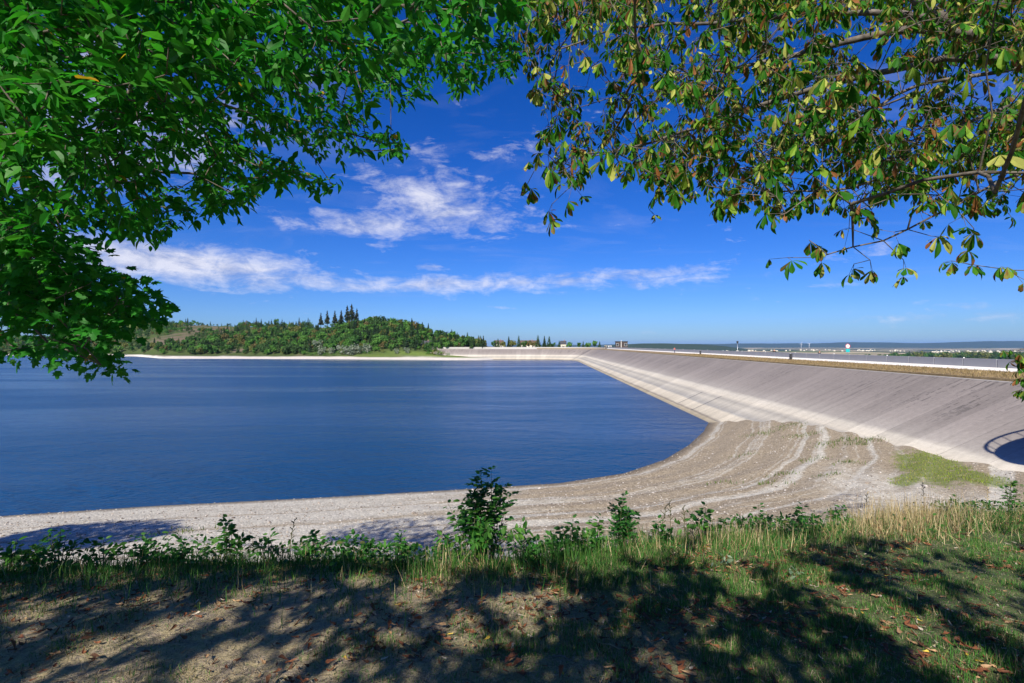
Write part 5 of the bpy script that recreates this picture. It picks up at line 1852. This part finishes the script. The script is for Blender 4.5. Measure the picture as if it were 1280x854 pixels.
# long tan grass in a clump at the right
n = 900
q = ray(1120, 640, 7.6)
x = q[0]+rg.normal(size=n)*0.55; y = edge_y(x)+rg.normal(size=n)*0.22-0.02
c2 = np.array([(0.46, 0.36, 0.19), (0.34, 0.25, 0.13), (0.55, 0.46, 0.28)])[rg.integers(0, 3, n)]
V, F, tc = blades(x, y, 0.15+0.42*rg.random(n), 0.005+0.003*rg.random(n), c2, 1.0)
tg_ = obj('tan_grass_clump', mesh('tan_grass_clump', V, F, M_grass, tint=tc)); tag(tg_, kind='stuff')

# turf on the beach beside the dam toe, and tufts along the gravel ridges
n = 60000
x = 12+rg.random(n)*28; y = 16+rg.random(n)*36
z = ground_z(x, y)
tu = turf_amount(x, y, z)
keep = rg.random(n) < np.clip(tu*1.6-0.2-1.3*fbm(x, y, 0.7, 3, 61)+0.4, 0, 1)*0.8
x, y, z = x[keep], y[keep], z[keep]
c1 = np.array([(0.19, 0.26, 0.03), (0.23, 0.29, 0.04), (0.15, 0.22, 0.03), (0.30, 0.27, 0.09)])[rg.integers(0, 4, len(x))]
parts = [blades(x, y, 0.05+0.11*rg.random(len(x)), 0.03+0.02*rg.random(len(x)), c1, 0.6, z)]
for (a, b, rr, m) in [(955, 533, 1.2, 160), (990, 530, 1.4, 160), (1001, 541, 1.0, 120), (1052, 552, 1.2, 120), (1090, 555, 1.4, 200), (1040, 560, 1.0, 70), (930, 552, .8, 50), (1015, 572, .8, 70), (975, 585, .7, 60), (1075, 562, .7, 60), (960, 596, .7, 70), (905, 590, .6, 40), (230, 662, .7, 60), (1060, 580, .6, 60), (1030, 593, .6, 50)]:
    zz_ = -8.7 if b < 560 else -9.0
    if a < 400: zz_ = -9.8
    p = ray(a, b, -zz_*640/(b-HOR))
    x = p[0]+rg.normal(size=m)*rr; y = p[1]+rg.normal(size=m)*rr*0.5
    c1 = np.array([(0.10, 0.16, 0.03), (0.07, 0.12, 0.03), (0.17, 0.17, 0.06)])[rg.integers(0, 3, m)]
    parts.append(blades(x, y, 0.10+0.20*rg.random(m), 0.03+0.03*rg.random(m), c1, 0.6))
V, F, tc = merge(parts)
tag(obj('beach_turf', mesh('beach_turf', V, F, M_grass, tint=tc)), kind='stuff')

# pebbles and cobbles on the beach
bm = bmesh.new(); bmesh.ops.create_icosphere(bm, subdivisions=1, radius=0.5)
PT = np.array([v_.co[:] for v_ in bm.verts]); PF = np.array([[q.index for q in f.verts] for f in bm.faces]); bm.free()
PT = PT*(0.8+0.4*np.random.default_rng(1).random((len(PT), 1)))*np.array([1.1, 0.9, 0.6])
n = 60000
y = 19+rg.random(n)*42; x = -36+rg.random(n)*76
s_ = shore_dist(x, y); z = ground_z(x, y)
dmz = -11+(x-(23.5+0.061*y))*0.479
keep = (s_ > 0.0) & (z > dmz+0.05) & (rg.random(n) < np.clip(25/y, 0, 1)**1.2) & (-z*640/y+HOR < 700) & (np.abs(x) < y*1.06) & (turf_amount(x, y, z) < 0.3)
x, y, z = x[keep], y[keep], z[keep]; n = len(x)
sz = 0.03+0.09*rg.random(n)**3+0.16*(rg.random(n) < 0.02)*rg.random(n)
c = np.array([(0.42, 0.39, 0.36), (0.60, 0.57, 0.53), (0.25, 0.21, 0.17), (0.33, 0.28, 0.23), (0.12, 0.10, 0.085)])[rg.choice(5, n, p=[.32, .03, .27, .24, .14])]
M = frames(rg.normal(size=(n, 3))*np.array([1, 1, .25]), np.array([0, 0, 1.0])+rg.normal(size=(n, 3))*0.3)
V, F, tc = scatter(PT, PF, np.stack([x, y, z+sz*0.08], 1), M, sz, c)
tag(obj('pebbles', mesh('pebbles', V, F, M_pebble, tint=tc)), kind='stuff')

# fallen leaves: the nearest as things, the small rest as litter
n = 17000
y = 2.3+rg.random(n)**0.9*6.2; x = (rg.random(n)*2-1)*(y*1.08)
cl_ = fbm(x, y, 1.7, 3, 21)
keep = (rg.random(n) < sstep(cl_, 0.42, 0.66)*(0.45+0.55*sstep(x, -2, 2.5))+0.07) & (y < edge_y(x)-0.15)
x, y = x[keep], y[keep]; n = len(x)
z = ground_z(x, y)
px_ = 640+640*x/y; py_ = HOR-640*z/y
LC = [('rust brown', (0.165, 0.062, 0.028)), ('dark brown', (0.095, 0.045, 0.025)), ('tan', (0.34, 0.21, 0.11)), ('pale beige', (0.46, 0.40, 0.32)), ('yellow', (0.50, 0.36, 0.06))]
ck = rg.choice(5, n, p=[.46, .24, .17, .09, .04])
sz = np.where(ck >= 3, 0.048, 0.075)*(0.5+0.85*rg.random(n))


def curled(seed, wide):
    r2 = np.random.default_rng(seed)
    V = (OB[0] if not wide else OV[0]).copy()
    V[:, 2] += 1.3*(V[:, 0]**2)+0.5*(V[:, 1]-0.5)**2+r2.normal(size=len(V))*0.035
    V[:, 2] -= V[:, 2].min()
    return V


top = np.argsort(-(sz/y)*((px_ > 0) & (px_ < 1280) & (py_ < 854)))[:170]
isleaf = np.zeros(n, bool); isleaf[top] = True
lm_ = {}
for k, (nm, c) in enumerate(LC):
    for q in range(3):
        V = curled(50+q+10*k, k >= 3)
        T_ = np.array(c)[None]*(0.75+0.5*np.random.default_rng(q+k).random((len(V), 1)))
        lm_[(k, q)] = mesh('fallen_leaf', V, (OV[1] if k >= 3 else OB[1]), M_dead, tint=T_)
def zone(a, b):
    c = ('on earth at far left', 'on earth at left', 'on earth left of middle', 'on grass below the ash sapling', 'on grass right of the ash sapling',
         'on grass below the ridged gravel', 'on grass below the seedlings', 'on lawn below the tan grass', 'on lawn at right edge')[int(np.clip(a/143, 0, 8))]
    return c+(', near the bank' if b < 735 else ', foreground' if b > 795 else '')


for i in top:
    o = obj('fallen_leaf', lm_[(int(ck[i]), int(rg.integers(0, 3)))])
    o.location = (x[i], y[i], z[i]+0.012+0.012*rg.random()); o.scale = (sz[i],)*3
    rz_ = rg.random()*6.283
    o.rotation_euler = (rg.normal()*0.3, rg.normal()*0.3, rz_)
    way = ('away', 'left', 'near', 'right')[int(((rz_+math.pi/4) % (2*math.pi))//(math.pi/2))]
    nm = LC[int(ck[i])][0]
    tag(o, f'{"large" if sz[i] > 0.075 else "small"} {nm} leaf, tip {way}, {zone(px_[i], py_[i])}', 'leaf', 'fallen leaves on the lawn')
r_ = np.nonzero(~isleaf)[0]
M = frames(np.stack([rg.normal(size=len(r_)), rg.normal(size=len(r_)), rg.normal(size=len(r_))*.2], 1), np.array([0, 0, 1.0])+rg.normal(size=(len(r_), 3))*0.35)
V, F, tc = scatter(curled(77, False), OB[1], np.stack([x[r_], y[r_], z[r_]+0.012], 1), M, sz[r_]*0.9, np.array([c for _, c in LC])[ck[r_]]*(0.7+0.6*rg.random((len(r_), 1))))
parts = [(V, F, tc)]
n = 42000                                             # crumbs, bits of straw and twig
y = 2.3+rg.random(n)*5.5; x = (rg.random(n)*2-1)*(y*1.1); z = ground_z(x, y)
M = frames(np.stack([rg.normal(size=n), rg.normal(size=n), rg.normal(size=n)*.15], 1), np.array([0, 0, 1.0])+rg.normal(size=(n, 3))*0.2)
c = np.array([(0.30, 0.24, 0.15), (0.14, 0.09, 0.05), (0.42, 0.36, 0.26), (0.07, 0.05, 0.035)])[rg.integers(0, 4, n)]
T_ = np.array([(-0.5, 0, 0), (0.5, 0, 0), (0.4, 1, 0.05), (-0.4, 1, 0.05)]); 
ln = 0.012+0.05*rg.random(n)**2
parts.append(scatter(T_, np.array([[0, 1, 2], [0, 2, 3]]), np.stack([x, y, z+0.010], 1), M, np.stack([0.0022+0.002*rg.random(n), ln, ln], 1), c*0.8))
V, F, tc = merge(parts)
tag(obj('leaf_litter', mesh('leaf_litter', V, F, M_dead, tint=tc)), kind='stuff')

# a few twigs on the lawn
for k, (px0, py0, px1, py1, lab) in enumerate(((752, 802, 774, 809, 'short pale twig lying on the dark grass in the middle foreground'), (690, 822, 716, 828, 'thin brown twig on the shaded grass below the middle'),
                                               (842, 760, 868, 772, 'dark broken twig among rusty leaves right of the middle'))):
    def gp(a, b):
        d = 1.7/((b-HOR)/640-0.10); x = (a-640)/640*d
        return Vector((x, d, float(ground_z(np.array([x]), np.array([d]))[0])+0.022))
    a, b = gp(px0, py0), gp(px1, py1)
    mb = MB(); mid_ = (a+b)/2+Vector((0, 0.01, 0.012))
    mb.tube([(0, 0, 0), mid_-a, b-a], [0.006, 0.005, 0.003], 6)
    o = mb.build('twig', M_straw if k == 0 else M_bark, None, True, a); tag(o, lab, 'twig')


# --- leafy plants at the edge of the bank
def plant(name, label, cat, px_, hgt, spread, nst, nleaf, lsize, tpl, cols, seed, dy=0.0, pinn=False, lean=0.35, mat=M_leaf, group=None, pair=None):
    rng = np.random.default_rng(seed)
    d = 6.0
    for _ in range(6): d = float(edge_y(np.array([(px_-640)/640*d]))[0])+dy
    bx_, by_ = (px_-640)/640*d, d
    bz_ = float(ground_z(np.array([bx_]), np.array([by_]))[0])
    o = empty(name, (bx_, by_, bz_)); tag(o, label, cat, group)
    P, A, Nn = [], [], []
    for k in range(nst):
        a = rng.random()*6.28; q = rng.random()**0.7*spread
        tip = np.array([math.cos(a)*q, math.sin(a)*q*0.6, hgt*(1-0.55*(q/max(spread, .01)))*(0.75+0.35*rng.random())])
        if k == 0: tip = np.array([0.02, 0, hgt])
        b0 = np.array([math.cos(a), math.sin(a), 0])*0.03
        c0 = b0*0.5+tip*0.5+np.array([0, 0, 0.16*hgt])+rng.normal(size=3)*0.02
        tt_ = np.linspace(0, 1, 8)[:, None]
        pts = (1-tt_)**2*b0+2*tt_*(1-tt_)*c0+tt_**2*tip
        mb = MB(); mb.tube([tuple(p) for p in np.concatenate([[b0-np.array([0, 0, .05])], pts])], [0.007]+[0.006*(1-0.8*f) for f in np.linspace(0, 1, 8)], 5)
        mb.build('stem', M_stem, o, True)
        m = max(3, int(nleaf/nst))
        for j in range(m):
            f = 0.22+0.78*(j+0.5)/m
            p = (1-f)**2*b0+2*f*(1-f)*c0+f**2*tip
            t_ = unit(2*(1-f)*(c0-b0)+2*f*(tip-c0))
            r1 = unit(np.cross(t_, rng.normal(size=3))); 
            ax = unit(r1*0.9+t_*0.45+np.array([0, 0, 0.05]))
            if pinn:                                   # a feather of leaflets
                L = 0.13*(1.15-0.6*f)
                for g in range(7):
                    s = (-1, 1)[g % 2]; ff = 0.25+0.75*(g//2)/3
                    sd_ = unit(np.cross(ax, np.array([0, 0, 1.0])))
                    P.append(p+ax*L*ff); A.append(unit(ax*0.7+sd_*s*(0 if g == 6 else 1.0)+rng.normal(size=3)*0.12)); Nn.append(np.array([0, -0.2, 1.0])+rng.normal(size=3)*0.3)
            else:
                P.append(p+ax*lsize*0.35); A.append(unit(ax+np.array([0, 0, -0.25]))); Nn.append(unit(np.array([0, -0.35, 0.9])+ax*0.2+rng.normal(size=3)*0.4))
    P, A, Nn = np.array(P), np.array(A), np.array(Nn)
    sc_ = lsize*(0.65+0.6*rng.random(len(P)))
    col = np.array(cols)[rng.integers(0, len(cols), len(P))]*(0.75+0.5*rng.random((len(P), 1)))
    M = frames(A, Nn)
    lim = min(len(P), 120)
    ms = [mesh('leaf', tpl[0], tpl[1], mat, tint=np.repeat(col[q % len(P)][None], len(tpl[0]), 0)) for q in range(5)]
    sel = np.argsort(-sc_)[:lim]
    rs = np.ones(len(P), bool); rs[sel] = False
    for i_ in sel:
        l_ = obj('leaf', ms[int(rng.integers(0, 5))], o)
        B = np.eye(4); B[:3, :3] = M[i_]*sc_[i_]; B[:3, 3] = P[i_]
        l_.matrix_local = Matrix(B.tolist())
    if rs.any():
        V, F, tc = scatter(tpl[0], tpl[1], P[rs], M[rs], sc_[rs], col[rs])
        f_ = obj('foliage', mesh('foliage', V, F, mat, tint=tc), o); f_['kind'] = 'stuff'
    return o


G1 = [(0.036, 0.16, 0.024), (0.055, 0.19, 0.03), (0.09, 0.23, 0.04)]
G2 = [(0.028, 0.12, 0.02), (0.042, 0.155, 0.026)]
G3 = [(0.06, 0.17, 0.025), (0.09, 0.20, 0.03), (0.04, 0.125, 0.02)]
plant('ash_sapling', 'tall feathery ash sapling standing before the beach in the middle', 'sapling', 612, 1.06, 0.50, 13, 180, 0.062, OV, G2, 501, 0.05, True)
plant('leafy_bush', 'low bright green bush at the foot of the ash sapling', 'bush', 596, 0.86, 0.60, 22, 420, 0.075, OV, G3+G1, 502, -0.05)
plant('ash_sapling', 'small dark sapling right of the middle with narrow leaves over gravel', 'sapling', 776, 0.66, 0.36, 8, 90, 0.055, OV, G2, 503, 0.1, True)
brs = [(20, 0.30, .45, 'left corner of the bank, dense and bright'), (75, 0.36, .40, 'bank near the left edge, beside the shaded gravel'), (128, 0.28, .35, 'bank below the shaded strip of gravel at left'),
       (285, 0.46, .30, 'bank, with long arching shoots over the pale gravel'), (335, 0.30, .30, 'bank just right of the arching shoots'), (385, 0.30, .30, 'bank, a dark low clump left of the second gravel shadow'),
       (500, 0.34, .22, 'bank, small shoots just left of the ash sapling'), (655, 0.34, .35, 'bank just right of the ash sapling'), (715, 0.36, .32, 'bank, large leaved clump between the two saplings'), (748, 0.38, .25, 'bank, close left of the small dark sapling'),
       (880, 0.40, .40, 'bank, long dark shoots before the ridged gravel'), (945, 0.38, .32, 'bank, dark clump right of the long shoots'), (1000, 0.34, .30, 'bank before the dark patch of shaded gravel'),
       (45, 0.24, .4, 'bank between the two clumps nearest the left edge'), (180, 0.24, .35, 'bank where the left gravel shadow ends'), (230, 0.22, .35, 'bank left of the long arching shoots'), (440, 0.26, .35, 'bank below the middle gravel shadow'),
       (555, 0.30, .25, 'bank at the left foot of the ash sapling'), (690, 0.26, .3, 'bank, small clump right of the ash sapling'), (820, 0.28, .3, 'bank among the dark weed stalks'), (1050, 0.26, .35, 'bank at the left side of the tan grass')]
for k, (a, hh, sp, wh) in enumerate(brs):
    big = a in (285, 715, 880)
    plant('bramble', 'leafy bramble on the ' + wh, 'bramble', a, hh*1.15, sp, 9, 120, 0.085 if big else 0.07, OV, G1+(G3 if a < 140 else G2), 600+k, 0.08+0.05*(k % 3), False, group='brambles along the bank')
plant('bramble', 'sunlit bright green bramble at the right edge above the tan grass', 'bramble', 1262, 0.62, .5, 8, 110, 0.075, OV, G3, 650, 0.55, group='brambles along the bank')
plant('bramble', 'green bramble in front of the beach turf near the right edge', 'bramble', 1195, 0.36, .45, 7, 90, 0.07, OV, G3+G1, 651, 0.25, group='brambles along the bank')
PALE = [(0.22, 0.33, 0.20), (0.30, 0.40, 0.27)]
plant('seedling', 'little plant with pale round leaves lying on the lawn right of middle', 'seedling', 905, 0.12, .30, 5, 16, 0.06, OV, PALE, 660, -1.05)
plant('seedling', 'second little pale leaved plant nearer the right on the lawn', 'seedling', 985, 0.10, .25, 4, 10, 0.06, OV, PALE, 661, -1.65)
# stalks
for k, (a, hh, dy, lab, mt) in enumerate(((1155, 0.62, 0.1, 'tall pale dry stalk before the bright beach turf', 0), (838, 0.55, 0.1, 'tall dark weed stalk right of the small sapling', 1), (825, 0.50, 0.12, 'thin dark weed stalk beside the small sapling', 1),
                                          (856, 0.46, 0.1, 'dark weed stalk leaning over the ridged gravel', 1), (1080, 0.5, 0.1, 'dry seed stalk left of the tan grass clump', 0), (1232, 0.45, 0.05, 'dry stalk at the right edge of the tan grass', 0),
                                          (545, 0.42, 0.05, 'pale dry stalk left of the ash sapling', 0), (362, 0.50, 0.1, 'single thin stalk over the left gravel', 1))):
    d = 6.0
    for _ in range(6): d = float(edge_y(np.array([(a-640)/640*d]))[0])+dy
    bx_ = (a-640)/640*d; bz_ = float(ground_z(np.array([bx_]), np.array([d]))[0])
    o = empty('weed_stalk', (bx_, d, bz_)); tag(o, lab, 'weed', 'single stalks along the bank')
    ln_ = (random.random()-0.5)*0.2
    mt_ = M_straw if mt == 0 else M_stem
    mb = MB(); mb.tube([(0, 0, -.05), (ln_*.3, 0, hh*.5), (ln_, 0, hh)], [0.005, 0.004, 0.002], 5); mb.build('stem', mt_, o, True)
    mb = MB()
    for q in range(9):
        f = 0.55+0.05*q; c0 = Vector((ln_*(f*1.2-.2), 0, hh*f)); an = q*2.4
        mb.tube([c0, c0+Vector((math.cos(an)*.03, math.sin(an)*.03, .03))], [0.004, 0.006], 4)
    tag(mb.build('seed_heads', mt_, o), kind='stuff')

# ------------------------------------------------------------------ haze
mh = bpy.data.materials.new('haze'); mh.use_nodes = True
nt = mh.node_tree; nt.nodes.clear()
pv = nt.nodes.new('ShaderNodeVolumePrincipled')
pv.inputs['Color'].default_value = (0.30, 0.55, 1.0, 1)
pv.inputs['Density'].default_value = 2.8e-5
pv.inputs['Anisotropy'].default_value = 0.0
om = nt.nodes.new('ShaderNodeOutputMaterial')
nt.links.new(pv.outputs[0], om.inputs['Volume'])
mb = MB(); mb.box(-34000, 34000, -3500, 34000, HAZE_BOT, 190)
hz = mb.build('haze', mh); tag(hz, kind='stuff')
